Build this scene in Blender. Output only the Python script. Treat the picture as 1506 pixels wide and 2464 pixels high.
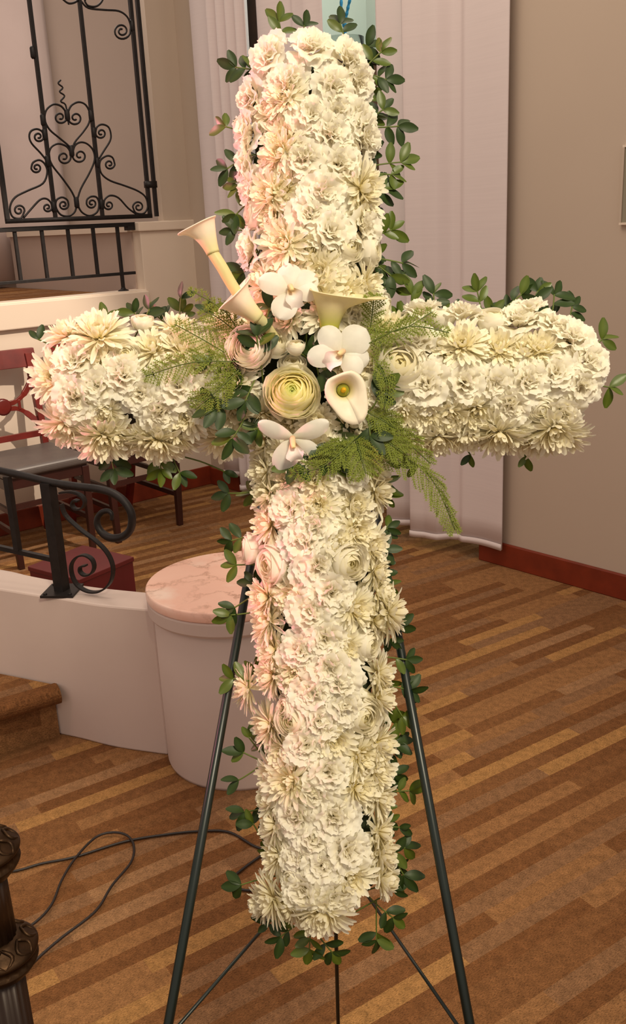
import bpy, bmesh, math, random
from mathutils import Vector, Matrix, noise
for o in list(bpy.data.objects): bpy.data.objects.remove(o)
C = bpy.context.scene.collection
R = math.radians
V = Vector

# ---------------------------------------------------------------- camera
IW, IH, FPX, CH = 1506, 2464, 2250.0, 1.5
PIT, ROL = R(17.3), R(2.7)
FW = V((0, math.cos(PIT), -math.sin(PIT))); DN = V((0, -math.sin(PIT), -math.cos(PIT))); RT = V((1, 0, 0))
CAM = V((0, 0, CH))
cx_ = RT*math.cos(ROL) + DN*math.sin(ROL)
cy_ = -(DN*math.cos(ROL) - RT*math.sin(ROL))
cz_ = -FW
cam = bpy.data.cameras.new('camera'); camo = bpy.data.objects.new('camera', cam); C.objects.link(camo)
camo.matrix_world = Matrix(((cx_.x, cy_.x, cz_.x, 0), (cx_.y, cy_.y, cz_.y, 0), (cx_.z, cy_.z, cz_.z, CH), (0, 0, 0, 1)))
cam.sensor_fit = 'HORIZONTAL'; cam.sensor_width = 36; cam.lens = FPX/IW*36
cam.clip_start = 0.05
bpy.context.scene.camera = camo

def ray(x, y):
    return FW + cx_*((x-IW/2)/FPX) - cy_*((y-IH/2)/FPX)
def at_z(x, y, z=0.0):
    d = ray(x, y); return CAM + d*((z-CH)/d.z)
def at_d(x, y, d): return CAM + ray(x, y)*d
def at_plane(x, y, P, n):
    d = ray(x, y); return CAM + d*((P-CAM).dot(n)/d.dot(n))

# ---------------------------------------------------------------- world, lights, exposure
w = bpy.data.worlds.new('world'); bpy.context.scene.world = w; w.use_nodes = True
w.node_tree.nodes['Background'].inputs[0].default_value = (1.0, 0.83, 0.70, 1)
w.node_tree.nodes['Background'].inputs[1].default_value = 0.54
vs = bpy.context.scene.view_settings
vs.view_transform = 'Standard'; vs.look = 'None'; vs.gamma = 1; vs.use_curve_mapping = False
vs.exposure = 0.12

def lamp(name, kind, loc, target, energy, color, **kw):
    l = bpy.data.lights.new(name, kind); l.energy = energy; l.color = color
    for k, v in kw.items(): setattr(l, k, v)
    o = bpy.data.objects.new(name, l); C.objects.link(o); o.location = loc
    o.rotation_euler = (V(target)-V(loc)).to_track_quat('-Z', 'Y').to_euler()
    return o
lamp('cross_spot_light', 'SPOT', (0.75, -0.75, 3.3), (0.02, 1.22, 1.22), 320, (1.0, 0.88, 0.64), spot_size=R(40), spot_blend=0.8, shadow_soft_size=0.3)
lamp('room_light', 'AREA', (-0.3, 2.6, 3.9), (-0.1, 3.2, 0), 40, (1.0, 0.82, 0.64), shape='SQUARE', size=1.6)
lamp('wall_spot_light', 'SPOT', (0.45, 3.35, 2.75), (-1.72, 4.55, 0.62), 300, (1.0, 0.83, 0.66), spot_size=R(40), spot_blend=0.6, shadow_soft_size=0.025)
lamp('pink_stage_light', 'SPOT', (-3.2, 1.35, 2.3), (-0.22, 1.3, 1.5), 620, (1.0, 0.30, 0.38), spot_size=R(25), spot_blend=0.7, shadow_soft_size=0.12)
lamp('pink_side_light', 'SPOT', (-2.6, 1.0, 2.6), (-0.35, 2.6, 0.35), 22, (1.0, 0.50, 0.42), spot_size=R(48), spot_blend=0.8, shadow_soft_size=0.15)

lamp('upper_room_fill', 'AREA', (-1.6, 5.6, 3.4), (-1.7, 5.9, 1.2), 14, (1.0, 0.86, 0.76), shape='SQUARE', size=0.6)  # added fill with no known lamp, lifts the dim area behind the gate

# ---------------------------------------------------------------- materials
def newmat(name):
    m = bpy.data.materials.new(name); m.use_nodes = True
    nt = m.node_tree; b = nt.nodes['Principled BSDF']; return m, nt, b
def L(r, g, b):      # display colour 0-255 to linear
    f = lambda c: (c/255/12.92 if c/255 <= .04045 else ((c/255+.055)/1.055)**2.4)
    return (f(r), f(g), f(b), 1)
def ramp(nt, stops, fac, const=False):
    r = nt.nodes.new('ShaderNodeValToRGB'); e = r.color_ramp.elements
    while len(e) > 1: e.remove(e[-1])
    e[0].position = stops[0][0]; e[0].color = stops[0][1]
    for p_, c_ in stops[1:]:
        k = e.new(p_); k.color = c_
    if const: r.color_ramp.interpolation = 'CONSTANT'
    nt.links.new(fac, r.inputs[0]); return r
def nnoise(nt, scale, detail=3, coord='Object', vec=None, rough=.55):
    n = nt.nodes.new('ShaderNodeTexNoise'); n.inputs['Scale'].default_value = scale; n.inputs['Detail'].default_value = detail
    n.inputs['Roughness'].default_value = rough
    if vec is None:
        t = nt.nodes.new('ShaderNodeTexCoord'); vec = t.outputs[coord]
    nt.links.new(vec, n.inputs['Vector']); return n
def bump(nt, b, h, strength, dist=.002):
    k = nt.nodes.new('ShaderNodeBump'); k.inputs['Strength'].default_value = strength; k.inputs['Distance'].default_value = dist
    nt.links.new(h, k.inputs['Height']); nt.links.new(k.outputs[0], b.inputs['Normal'])
def simple(name, c1, c2=None, scale=8, rough=.5, metal=0, bmp=0, bscale=None, spec=None, bdist=.002):
    m, nt, b = newmat(name)
    c2 = c2 or c1
    n = nnoise(nt, scale)
    r = ramp(nt, [(.3, c1), (.7, c2)], n.outputs[0]); nt.links.new(r.outputs[0], b.inputs['Base Color'])
    b.inputs['Roughness'].default_value = rough; b.inputs['Metallic'].default_value = metal
    if spec is not None: b.inputs['Specular IOR Level'].default_value = spec
    if bmp:
        n2 = nnoise(nt, bscale or scale*4, 2); bump(nt, b, n2.outputs[0], bmp, bdist)
    return m
def mathn(nt, op, a, b=None, c=None):
    k = nt.nodes.new('ShaderNodeMath'); k.operation = op
    for i, v in enumerate((a, b, c)):
        if v is None: continue
        if isinstance(v, (int, float)): k.inputs[i].default_value = v
        else: nt.links.new(v, k.inputs[i])
    return k.outputs[0]

def carpet_mat():
    m, nt, b = newmat('striped_carpet')
    g = nt.nodes.new('ShaderNodeNewGeometry'); s = nt.nodes.new('ShaderNodeSeparateXYZ'); nt.links.new(g.outputs['Position'], s.inputs[0])
    a = R(33); ca, sa = math.cos(a), math.sin(a)
    u = mathn(nt, 'ADD', mathn(nt, 'MULTIPLY', s.outputs[0], ca), mathn(nt, 'MULTIPLY', s.outputs[1], sa))
    v = mathn(nt, 'ADD', mathn(nt, 'MULTIPLY', s.outputs[0], -sa), mathn(nt, 'MULTIPLY', s.outputs[1], ca))
    v = mathn(nt, 'SUBTRACT', v, mathn(nt, 'MULTIPLY', s.outputs[2], .8))
    row = mathn(nt, 'FLOOR', mathn(nt, 'DIVIDE', v, 0.047))
    wn = nt.nodes.new('ShaderNodeTexWhiteNoise'); wn.noise_dimensions = '1D'; nt.links.new(mathn(nt, 'ADD', row, 17.3), wn.inputs['W'])
    uu = mathn(nt, 'ADD', mathn(nt, 'DIVIDE', u, 0.40), mathn(nt, 'MULTIPLY', wn.outputs['Value'], 7.0))
    cell = mathn(nt, 'FLOOR', uu)
    cv = nt.nodes.new('ShaderNodeCombineXYZ'); nt.links.new(cell, cv.inputs[0]); nt.links.new(row, cv.inputs[1])
    w2 = nt.nodes.new('ShaderNodeTexWhiteNoise'); w2.noise_dimensions = '2D'; nt.links.new(cv.outputs[0], w2.inputs['Vector'])
    # alternate rows lean dark / light, as woven
    par = mathn(nt, 'MODULO', mathn(nt, 'ADD', row, 1000.0), 2.0)
    val = mathn(nt, 'ADD', mathn(nt, 'MULTIPLY', w2.outputs['Value'], 0.62), mathn(nt, 'MULTIPLY', par, 0.38))
    base = ramp(nt, [(0, L(114, 76, 46)), (.26, L(120, 82, 51)), (.46, L(138, 99, 64)), (.60, L(128, 94, 66)), (.78, L(154, 114, 70)), (.91, L(144, 108, 76))], val, True)
    # loop pile: short ribs across the strips + fine speckle
    cv2 = nt.nodes.new('ShaderNodeCombineXYZ'); nt.links.new(mathn(nt, 'MULTIPLY', u, 1.0), cv2.inputs[0]); nt.links.new(mathn(nt, 'MULTIPLY', v, 2.4), cv2.inputs[1])
    n1 = nnoise(nt, 170, 2, vec=cv2.outputs[0])
    n2 = nnoise(nt, 45, 8, vec=g.outputs['Position'])
    n3 = nnoise(nt, 420, 1, vec=g.outputs['Position'])
    sp = ramp(nt, [(.30, (.50, .50, .50, 1)), (.46, (1, 1, 1, 1)), (.70, (1.4, 1.38, 1.35, 1))], n1.outputs[0])
    sp2 = ramp(nt, [(.3, (.74, .74, .74, 1)), (.7, (1.30, 1.30, 1.30, 1))], n2.outputs[0])
    sp3 = ramp(nt, [(.3, (.75, .75, .75, 1)), (.7, (1.2, 1.2, 1.2, 1))], n3.outputs[0])
    col = base.outputs[0]
    for k in (sp, sp2, sp3):
        x = nt.nodes.new('ShaderNodeMix'); x.data_type = 'RGBA'; x.blend_type = 'MULTIPLY'; x.inputs[0].default_value = .8
        nt.links.new(col, x.inputs[6]); nt.links.new(k.outputs[0], x.inputs[7]); col = x.outputs[2]
    nt.links.new(col, b.inputs['Base Color'])
    b.inputs['Roughness'].default_value = .95; b.inputs['Specular IOR Level'].default_value = .1
    bump(nt, b, n1.outputs[0], .6, .004)
    return m
M = {}
M['carpet'] = carpet_mat()
M['beige'] = simple('beige_wall_paint', L(190, 173, 156), L(193, 176, 159), 1.5, .8, bmp=.08, bscale=90)
M['greywall'] = simple('grey_wall_paint', L(186, 166, 154), L(190, 170, 158), 1.2, .85, bmp=.05, bscale=90)
M['cream'] = simple('cream_paint', L(222, 205, 186), L(226, 210, 192), 2, .55, bmp=.05, bscale=60)
M['plaster'] = simple('white_plaster', L(204, 186, 178), L(210, 192, 184), 2.5, .6, bmp=.15, bscale=35)
M['redwood'] = simple('red_wood', L(112, 40, 20), L(130, 48, 24), 14, .45)
M['mahog'] = simple('mahogany', L(92, 26, 22), L(122, 38, 30), 10, .3)
M['mahogdk'] = simple('mahogany_darker', L(46, 21, 17), L(56, 25, 20), 10, .4)  # chair mahogany in a darker tone, for front legs, seat frame and stretchers
M['maroon'] = simple('maroon_paint', L(96, 32, 34), L(106, 36, 38), 6, .5)
M['seatfab'] = simple('grey_vinyl', L(80, 73, 71), L(88, 80, 76), 20, .45, bmp=.1)
M['iron'] = simple('black_iron', L(24, 20, 20), L(36, 31, 30), 40, .5, .3, bmp=.15, bscale=60)
M['easel'] = simple('green_black_enamel', L(10, 22, 19), L(13, 28, 24), 20, .35)
M['cable'] = simple('black_rubber', L(30, 24, 22), L(36, 28, 26), 20, .5)
M['bronze'] = simple('aged_bronze', L(72, 50, 30), L(44, 29, 16), 30, .45, .8, bmp=.3, bscale=80)
M['bronzedark'] = simple('dark_bronze', L(46, 27, 13), L(38, 22, 11), 10, .4, .3)
M['dkwood'] = simple('dark_wood', L(48, 32, 22), L(66, 42, 26), 9, .5)
M['brwood'] = simple('brown_wood', L(82, 46, 20), L(100, 58, 26), 9, .5)
M['mint'] = simple('mint_paint', L(218, 222, 212), L(214, 219, 209), 1, .8)
M['picglass'] = simple('grey_green_glass', L(140, 132, 112), L(146, 138, 118), 2, .25)
M['foam'] = simple('dark_green_foam', L(44, 52, 26), L(30, 38, 18), 30, .9, bmp=.3)
# marble
m, nt, b = newmat('pink_marble')
n = nnoise(nt, 5, 6); n2 = nnoise(nt, 4.5, 9, rough=.65)
r1 = ramp(nt, [(.3, L(242, 200, 182)), (.5, L(238, 192, 174)), (.66, L(244, 220, 206))], n.outputs[0])
band = mathn(nt, 'ABSOLUTE', mathn(nt, 'SUBTRACT', n2.outputs[0], .5))
r2 = ramp(nt, [(0, L(176, 166, 156)), (.008, L(212, 200, 190)), (.03, (1, 1, 1, 1))], band)
x = nt.nodes.new('ShaderNodeMix'); x.data_type = 'RGBA'; x.blend_type = 'MULTIPLY'; x.inputs[0].default_value = 1
n3 = nnoise(nt, 9, 3); mk = ramp(nt, [(.45, (0, 0, 0, 1)), (.62, (1, 1, 1, 1))], n3.outputs[0]); nt.links.new(mk.outputs[0], x.inputs[0])
nt.links.new(r1.outputs[0], x.inputs[6]); nt.links.new(r2.outputs[0], x.inputs[7]); nt.links.new(x.outputs[2], b.inputs['Base Color'])
b.inputs['Roughness'].default_value = .3; M['marble'] = m
# curtain cloth
def cloth_mat():
    m, nt, b = newmat('white_curtain_cloth')
    t = nt.nodes.new('ShaderNodeTexCoord'); mp = nt.nodes.new('ShaderNodeMapping'); mp.inputs['Scale'].default_value = (3, 3, 160)
    nt.links.new(t.outputs['Object'], mp.inputs[0]); n = nnoise(nt, 1, 3, vec=mp.outputs[0])
    r = ramp(nt, [(.3, L(218, 206, 205)), (.7, L(222, 210, 209))], n.outputs[0]); nt.links.new(r.outputs[0], b.inputs['Base Color'])
    b.inputs['Roughness'].default_value = .9; b.inputs['Specular IOR Level'].default_value = .15
    bump(nt, b, n.outputs[0], .05); return m
M['cloth'] = cloth_mat()
M['drape'] = simple('grey_drape_cloth', L(196, 178, 172), L(202, 184, 178), 3, .9)
# translucent petals and leaves with a base-to-tip colour carried by the attribute "tip"
def organic(name, base, mid, tip, transl=.25, rough=.55, vein=0, spec=.3, emis=None):
    m, nt, b = newmat(name)
    a = nt.nodes.new('ShaderNodeAttribute'); a.attribute_name = 'tip'
    r = ramp(nt, [(0, base), (.4, mid), (1, tip)], a.outputs['Fac'])
    n = nnoise(nt, 70, 2)
    rn = ramp(nt, [(.3, (.93, .93, .93, 1)), (.7, (1.0, 1.0, 1.0, 1))], n.outputs[0])
    x = nt.nodes.new('ShaderNodeMix'); x.data_type = 'RGBA'; x.blend_type = 'MULTIPLY'; x.inputs[0].default_value = 1
    nt.links.new(r.outputs[0], x.inputs[6]); nt.links.new(rn.outputs[0], x.inputs[7])
    nt.links.new(x.outputs[2], b.inputs['Base Color']); b.inputs['Roughness'].default_value = rough; b.inputs['Specular IOR Level'].default_value = spec
    if transl:
        tr = nt.nodes.new('ShaderNodeBsdfTranslucent'); nt.links.new(x.outputs[2], tr.inputs[0])
        mx = nt.nodes.new('ShaderNodeMixShader'); mx.inputs[0].default_value = transl
        nt.links.new(b.outputs[0], mx.inputs[1]); nt.links.new(tr.outputs[0], mx.inputs[2])
        nt.links.new(mx.outputs[0], nt.nodes['Material Output'].inputs[0])
    return m
M['mum'] = organic('ivory_petal', L(240, 224, 150), L(253, 245, 212), L(255, 251, 234), .38)
M['mumcentre'] = organic('cream_centre', L(190, 168, 80), L(232, 216, 150), L(246, 236, 190), .15)
M['carn'] = organic('white_ruffle_petal', L(248, 236, 190), L(255, 248, 226), L(255, 252, 240), .42)
M['rose'] = organic('cream_rose_petal', L(246, 236, 186), L(252, 246, 222), L(254, 250, 238), .4)
M['ranun'] = organic('yellow_cream_petal', L(232, 238, 140), L(255, 248, 190), L(255, 251, 228), .5)
M['ranunp'] = organic('blush_cream_petal', L(222, 222, 150), L(255, 246, 226), L(255, 248, 236), .5)
M['calla'] = organic('cream_spathe', L(170, 170, 50), L(248, 240, 186), L(254, 244, 224), .3, .4)
M['callag'] = organic('green_spathe', L(130, 136, 24), L(206, 204, 84), L(250, 240, 196), .3, .4)
M['spadix'] = organic('yellow_spadix', L(220, 170, 20), L(230, 180, 30), L(236, 190, 40), 0)
M['orchid'] = organic('white_orchid_petal', L(240, 240, 220), L(250, 247, 238), L(252, 249, 243), .4, .45)
M['orchlip'] = organic('pale_pink_lip', L(244, 214, 140), L(250, 238, 232), L(252, 242, 238), .25, .45)
M['orchcol'] = organic('peach_column', L(226, 180, 140), L(236, 196, 160), L(250, 226, 160), .1, .4)
M['leafd'] = organic('dark_green_leaf', L(32, 46, 14), L(38, 56, 18), L(48, 68, 24), .1, .48, spec=.35)
M['leafl'] = organic('mid_green_leaf', L(66, 82, 20), L(76, 94, 24), L(92, 108, 34), .2, .4, spec=.5)
M['fern'] = organic('feathery_green', L(104, 116, 36), L(130, 142, 52), L(160, 170, 84), .3, .6)
M['stem'] = organic('stem_green', L(90, 104, 44), L(90, 104, 44), L(100, 112, 50), 0, .5)
# glass
m, nt, b = newmat('clear_glass'); b.inputs['Transmission Weight'].default_value = 1; b.inputs['Roughness'].default_value = .02; b.inputs['IOR'].default_value = 1.12
b.inputs['Base Color'].default_value = (.93, .97, .96, 1); M['glass'] = m
m, nt, b = newmat('blue_twisted_glass'); b.inputs['Base Color'].default_value = L(60, 150, 200); b.inputs['Roughness'].default_value = .1; b.inputs['Metallic'].default_value = .6; M['blue'] = m

# ---------------------------------------------------------------- mesh helpers
def link(name, verts, faces, mat, parent=None, smooth=True, tip=None, bev=0, seg=2):
    me = bpy.data.meshes.new(name); me.from_pydata([tuple(v) for v in verts], [], faces); me.update()
    if tip is not None:
        a = me.attributes.new('tip', 'FLOAT', 'POINT'); a.data.foreach_set('value', tip)
    if smooth: me.polygons.foreach_set('use_smooth', [True]*len(me.polygons))
    me.materials.append(M[mat])
    o = bpy.data.objects.new(name, me); C.objects.link(o); o.parent = parent
    if bev:
        md = o.modifiers.new('bevel', 'BEVEL'); md.width = bev; md.segments = seg; md.limit_method = 'ANGLE'; md.angle_limit = R(40)
        if smooth:
            me.polygons.foreach_set('use_smooth', [False]*len(me.polygons))
    return o
def tag(o, label=None, cat=None, group=None, kind=None):
    if label: o['label'] = label
    if cat: o['category'] = cat
    if group: o['group'] = group
    if kind: o['kind'] = kind
    return o
def thing(name, label, cat, loc=(0, 0, 0), rz=0, group=None):
    o = bpy.data.objects.new(name, None); C.objects.link(o); o.location = loc; o.rotation_euler = (0, 0, rz)
    o.empty_display_size = .05
    return tag(o, label, cat, group)
def inst(src, parent, mat4, name=None):
    o = bpy.data.objects.new(name or src.name.split('.')[0], src if isinstance(src, bpy.types.Mesh) else src.data); C.objects.link(o)
    o.parent = parent; o.matrix_local = mat4; return o
def off(verts, loc): return [V(v)-V(loc) for v in verts]
class B:
    def __init__(s): s.v = []; s.f = []; s.t = []
    def box(s, x0, x1, y0, y1, z0, z1, T=None):
        n = len(s.v)
        for z in (z0, z1):
            for x, y in ((x0, y0), (x1, y0), (x1, y1), (x0, y1)):
                p = V((x, y, z)); s.v.append(T @ p if T else p)
        s.f += [(n, n+3, n+2, n+1), (n+4, n+5, n+6, n+7), (n, n+1, n+5, n+4), (n+1, n+2, n+6, n+5), (n+2, n+3, n+7, n+6), (n+3, n, n+4, n+7)]
        return s
    def prism(s, poly, z0, z1, T=None):
        n = len(s.v); k = len(poly)
        for z in (z0, z1):
            for x, y in poly:
                p = V((x, y, z)); s.v.append(T @ p if T else p)
        s.f += [tuple(range(n+k-1, n-1, -1)), tuple(range(n+k, n+2*k))]
        s.f += [(n+i, n+(i+1) % k, n+k+(i+1) % k, n+k+i) for i in range(k)]
        return s
    def lathe(s, prof, seg=32, T=None, caps=True, wob=None):
        n = len(s.v); k = len(prof)
        for j, (r_, z) in enumerate(prof):
            for i in range(seg):
                a = 2*math.pi*i/seg; rr = r_*(1+(wob(a, j) if wob else 0))
                p = V((rr*math.cos(a), rr*math.sin(a), z)); s.v.append(T @ p if T else p)
        for j in range(k-1):
            for i in range(seg):
                i2 = (i+1) % seg; s.f.append((n+j*seg+i, n+j*seg+i2, n+(j+1)*seg+i2, n+(j+1)*seg+i))
        if caps:
            s.f.append(tuple(range(n+seg-1, n-1, -1))); s.f.append(tuple(range(n+(k-1)*seg, n+k*seg)))
        return s
    def tube(s, pts, rad, seg=8, tip=None, flat=None, nrm=None):
        """round tube, or with flat=(w,t) a rectangular bar whose width lies along nrm"""
        pts = [V(p) for p in pts]; n = len(s.v); k = len(pts)
        up = V((0, 0, 1))
        prev = None
        for i, p in enumerate(pts):
            d = (pts[min(i+1, k-1)]-pts[max(i-1, 0)]).normalized()
            if nrm is not None: a = V(nrm).normalized(); bb = d.cross(a).normalized()
            else:
                a = prev if prev is not None else (up if abs(d.z) < .9 else V((1, 0, 0)))
                a = (a - d*a.dot(d)).normalized(); prev = a; bb = d.cross(a)
            rr = rad[i] if isinstance(rad, (list, tuple)) else rad
            if flat:
                for su, sv in ((-1, -1), (1, -1), (1, 1), (-1, 1)): s.v.append(p+a*su*flat[0]*.5*(rr or 1)+bb*sv*flat[1]*.5*(rr or 1))
            else:
                for j in range(seg):
                    q = 2*math.pi*j/seg; s.v.append(p+a*rr*math.cos(q)+bb*rr*math.sin(q))
        m_ = 4 if flat else seg
        for i in range(k-1):
            for j in range(m_):
                j2 = (j+1) % m_; s.f.append((n+i*m_+j, n+i*m_+j2, n+(i+1)*m_+j2, n+(i+1)*m_+j))
        s.f.append(tuple(range(n+m_-1, n-1, -1))); s.f.append(tuple(range(n+(k-1)*m_, n+k*m_)))
        return s
    def grid(s, nu, nv, fn):
        n = len(s.v)
        for i in range(nu+1):
            for j in range(nv+1):
                p, t = fn(i/nu, j/nv); s.v.append(p); s.t.append(t)
        for i in range(nu):
            for j in range(nv):
                a = n+i*(nv+1)+j; s.f.append((a, a+1, a+nv+2, a+nv+1))
        return s
    def mesh(s, name, mat):
        me = bpy.data.meshes.new(name); me.from_pydata([tuple(v) for v in s.v], [], s.f)
        if len(s.t) == len(s.v):
            a = me.attributes.new('tip', 'FLOAT', 'POINT'); a.data.foreach_set('value', s.t)
        me.polygons.foreach_set('use_smooth', [True]*len(me.polygons)); me.materials.append(M[mat]); me.update(); return me
    def obj(s, name, mat, parent=None, smooth=False, bev=0, origin=None, seg=2):
        if origin is not None: s.v = [V(v)-V(origin) for v in s.v]
        o = link(name, s.v, s.f, mat, parent, smooth, s.t if len(s.t) == len(s.v) else None, bev, seg)
        if origin is not None: o.location = origin
        return o
def crom(P, n=6):
    P = [V(p) for p in P]; out = []
    for i in range(len(P)-1):
        p0, p1, p2, p3 = P[max(i-1, 0)], P[i], P[i+1], P[min(i+2, len(P)-1)]
        for k in range(n):
            t = k/n
            out.append(.5*((2*p1)+(p2-p0)*t+(2*p0-5*p1+4*p2-p3)*t*t+(3*p1-p0-3*p2+p3)*t**3))
    out.append(P[-1]); return out

# ---------------------------------------------------------------- the room
# plan axes: corner K, left wall runs along tL, right wall along tR, normals point into the room
K = at_z(509, 1162); P0 = at_z(0, 1289)
tL = (P0-K).normalized(); nL = V((-tL.y, tL.x, 0))
if nL.dot(CAM-K) < 0: nL = -nL
Q1 = at_z(1506, 1442); tR = (Q1-K).normalized(); nR = V((-tR.y, tR.x, 0))
if nR.dot(CAM-K) < 0: nR = -nR
def frame(P, t, n):
    return Matrix(((t.x, n.x, 0, P.x), (t.y, n.y, 0, P.y), (0, 0, 1, 0), (0, 0, 0, 1)))
TL = frame(K, tL, nL); TR = frame(K, tR, nR)     # local x along wall, y into the room, z up
def pL(x, y, o=0):   # pixel -> (s, z) on a plane parallel to the left wall
    p = at_plane(x, y, K+nL*o, nL); return (p-K).dot(tL), p.z
def pR(x, y, o=0):
    p = at_plane(x, y, K+nR*o, nR); return (p-K).dot(tR), p.z
def S(name, b, mat, bev=0, smooth=False):
    o = b.obj(name, mat, None, smooth, bev); o['kind'] = 'structure'; return o

fl = B(); fl.box(-6, 5, -3, 9, -.05, 0); S('floor', fl, 'carpet')

lipT = pL(170, 716)[1]; ZL = 1.172
S_P = pL(340, 620)[0]           # inner edge of the pier
S_C = pL(372, 300)[0]           # edge of the upper column
WT = 3.6                        # wall height
NW = .35
S('wall_left', B().box(-.02, 3.2, -.12, 0, 0, 1.05, TL), 'cream')
# platform of the upper level (floor and lip)
S('trim_1', B().box(S_P-.01, 3.2, -.10, .035, 1.045, ZL, TL).box(S_P-.01, 3.2, -.1, .014, 1.10, ZL+.008, TL), 'cream', .006)
plat = B().box(S_P, 3.2, -1.9, -.10, 1.05, 1.15, TL); S('platform_floor', plat, 'carpet')
# pier with cap, and column above it
S('wall_pier', B().box(-.10, S_P, -.30, .012, 0, 1.485, TL), 'cream', .004)
S('trim_2', B().box(-.10, S_P+.015, -.31, .03, 1.485, 1.535, TL), 'cream', .006)
S('wall_column', B().box(-.10, S_C, -.05, .004, 1.535, WT, TL), 'beige')
# half wall running back from the pier, with its cap
hA = V((S_P, -.08, 0)); d121 = (at_z(40, 692, 1.15)-at_z(200, 712, 1.15)).normalized()
q = at_z(200, 712, 1.15)-K; hB = V((q.dot(tL), q.dot(nL), 0)); q2 = at_z(40, 692, 1.15)-K; hC = V((q2.dot(tL), q2.dot(nL), 0))
hs = (hC-hB).normalized(); hn = V((-hs.y, hs.x, 0)); hn = hn if hn.x < 0 else -hn
hS = hB - hs*.42
def quadwall(a, b_, n_, t): return [(a.x, a.y), (b_.x, b_.y), (b_.x+n_.x*t, b_.y+n_.y*t), (a.x+n_.x*t, a.y+n_.y*t)]
hS = V((S_P+.01, -.07, 0)); hs = (hC-hS).normalized(); hn = V((hs.y, -hs.x, 0)); hn = hn if hn.x < 0 else -hn
S('wall_half', B().prism(quadwall(hS, hC, hn, .12), 1.15, 1.485, TL), 'greywall')
e1 = hS-hn*.02; e2 = hC-hn*.02
S('trim_3', B().prism(quadwall(e1, e2, hn, .16), 1.485, 1.52, TL), 'cream')
S('wall_back', B().box(-1.7, 4.2, -2.0, -1.9, 1.0, WT, TL), 'greywall')

# baseboards, slightly proud
S('baseboard_left', B().box(0, 3.2, 0, .018, 0, .115, TL), 'redwood', .004)
S_O = pR(1157, 1330)[0]; S_V = .06
S('baseboard_right', B().box(S_O, 5.2, 0, .018, 0, .105, TR).box(0.02, .30, 0, .018, 0, .105, TR), 'redwood', .004)
# right wall: solid part, narrow return by the corner, header above the recess
S('wall_right', B().box(S_O, 5.2, -.16, 0, 0, WT, TR), 'beige')
S('wall_return', B().box(0, .30, -.16, 0, 0, WT, TR), 'beige')
S('wall_header', B().box(.30, S_O, -.16, 0, 3.0, WT, TR), 'beige')
S('wall_recess', B().box(.1, 2.9, -1.35, -1.25, 0, WT, TR), 'mint')
S('wall_recess_side', B().box(.1, .2, -1.25, -.16, 0, WT, TR).box(S_O+.02, S_O+.12, -1.25, -.16, 0, WT, TR), 'mint')
lamp('recess_light', 'POINT', TR @ V((1.35, -.55, 3.1)), (0, 0, 0), 22, (.86, 1.0, .94), shadow_soft_size=.2)
sp0 = pR(596, 20, -.04)[0]; sp1 = pR(636, 20, -.04)[0]
S('trim_4', B().box(sp0, sp1, -.08, -.02, 0, 3.0, TR), 'dkwood', .003)

# ---------------------------------------------------------------- curtains
random.seed(4)
def curtain(name, label, s0, s1, fold, zf, ztop=3.05, nu=60, nz=24, base=.05, group='white curtains across the recess'):
    b = B()
    def fn(i, j):
        s = s0+(s1-s0)*i; z0 = zf(i); z = z0+(ztop-z0)*j
        o = base+fold(i, j)
        return TR @ V((s, o, z)), 0
    b.grid(nu, nz, fn); b.t = []
    o = b.obj(name, 'cloth', None, True, origin=TR @ V(((s0+s1)/2, base, ztop)))
    md = o.modifiers.new('thick', 'SOLIDIFY'); md.thickness = .004; md.offset = 0
    tag(o, label, 'curtain', group)
    # stitched hem, a little thicker
    h = B()
    def fh(i, j):
        s = s0+(s1-s0)*i; z = zf(i)-.002+.028*j; return TR @ V((s, base+fold(i, 0)+.0035, z)), 0
    h.grid(nu, 1, fh); h.t = []
    q_ = h.obj('hem', 'cloth', o, True, origin=None)
    q_.data.transform(Matrix.Translation(-o.location)); md = q_.modifiers.new('thick', 'SOLIDIFY'); md.thickness = .005
    return o
sm = lambda x: x*x*(3-2*x)
def bumpf(c, wdt): return lambda i: math.exp(-((i-c)/wdt)**2)
sA0 = pR(452, 5, .05)[0]; sA1 = pR(611, 5, .02)[0]
curtain('curtain', 'white curtain with close vertical pleats between beige corner column and dark post', sA0-.0, pR(512, 5, .05)[0]+.02,
        lambda i, j: .012*math.sin(i*5+.5)+.02*i, lambda i: .10+.02*i, base=.035)
curtain('curtain', 'white pleated curtain strip left of the dark post, hem beside the cross shaft', pR(508, 5, .06)[0], sA1,
        lambda i, j: .022*math.sin(i*26+.6*math.sin(3*j))*(.8+.2*j)+.02*(1-i), lambda i: .055, base=.062)
sB0 = pR(622, 5, .03)[0]; sB1 = pR(781, 5, .03)[0]
curtain('curtain', 'white curtain between the dark post and the mint green gap', sB0, sB1,
        lambda i, j: .018*math.sin(i*6.28*1.1+1)+.03*sm(min(1, max(0, (i-.45)*9)))-.03*sm(min(1, max(0, (i-.75)*5))), lambda i: .08, base=.03)
sC0 = pR(919, 5, .02)[0]; sC1 = pR(985, 5, .02)[0]
curtain('curtain', 'narrow white curtain strip right of the mint green gap, tucked behind the broad curtain', sC0, sC1,
        lambda i, j: .03*math.cos(i*2.6)-.03*i, lambda i: .075, base=.03, nu=20)
sD0 = pR(970, 5, .085)[0]; sD1 = pR(1236, 5, .03)[0]
def fD(i, j):
    v = .030*sm(max(0, 1-i*6))*1.0
    v += .040*(1-sm(min(1, max(0, (i-.28)/.12))))
    v += .034*sm(min(1, max(0, (i-.46)/.10)))*(1-.3*i)
    v += .012*math.sin(i*7+j)
    return v-.012
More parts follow.
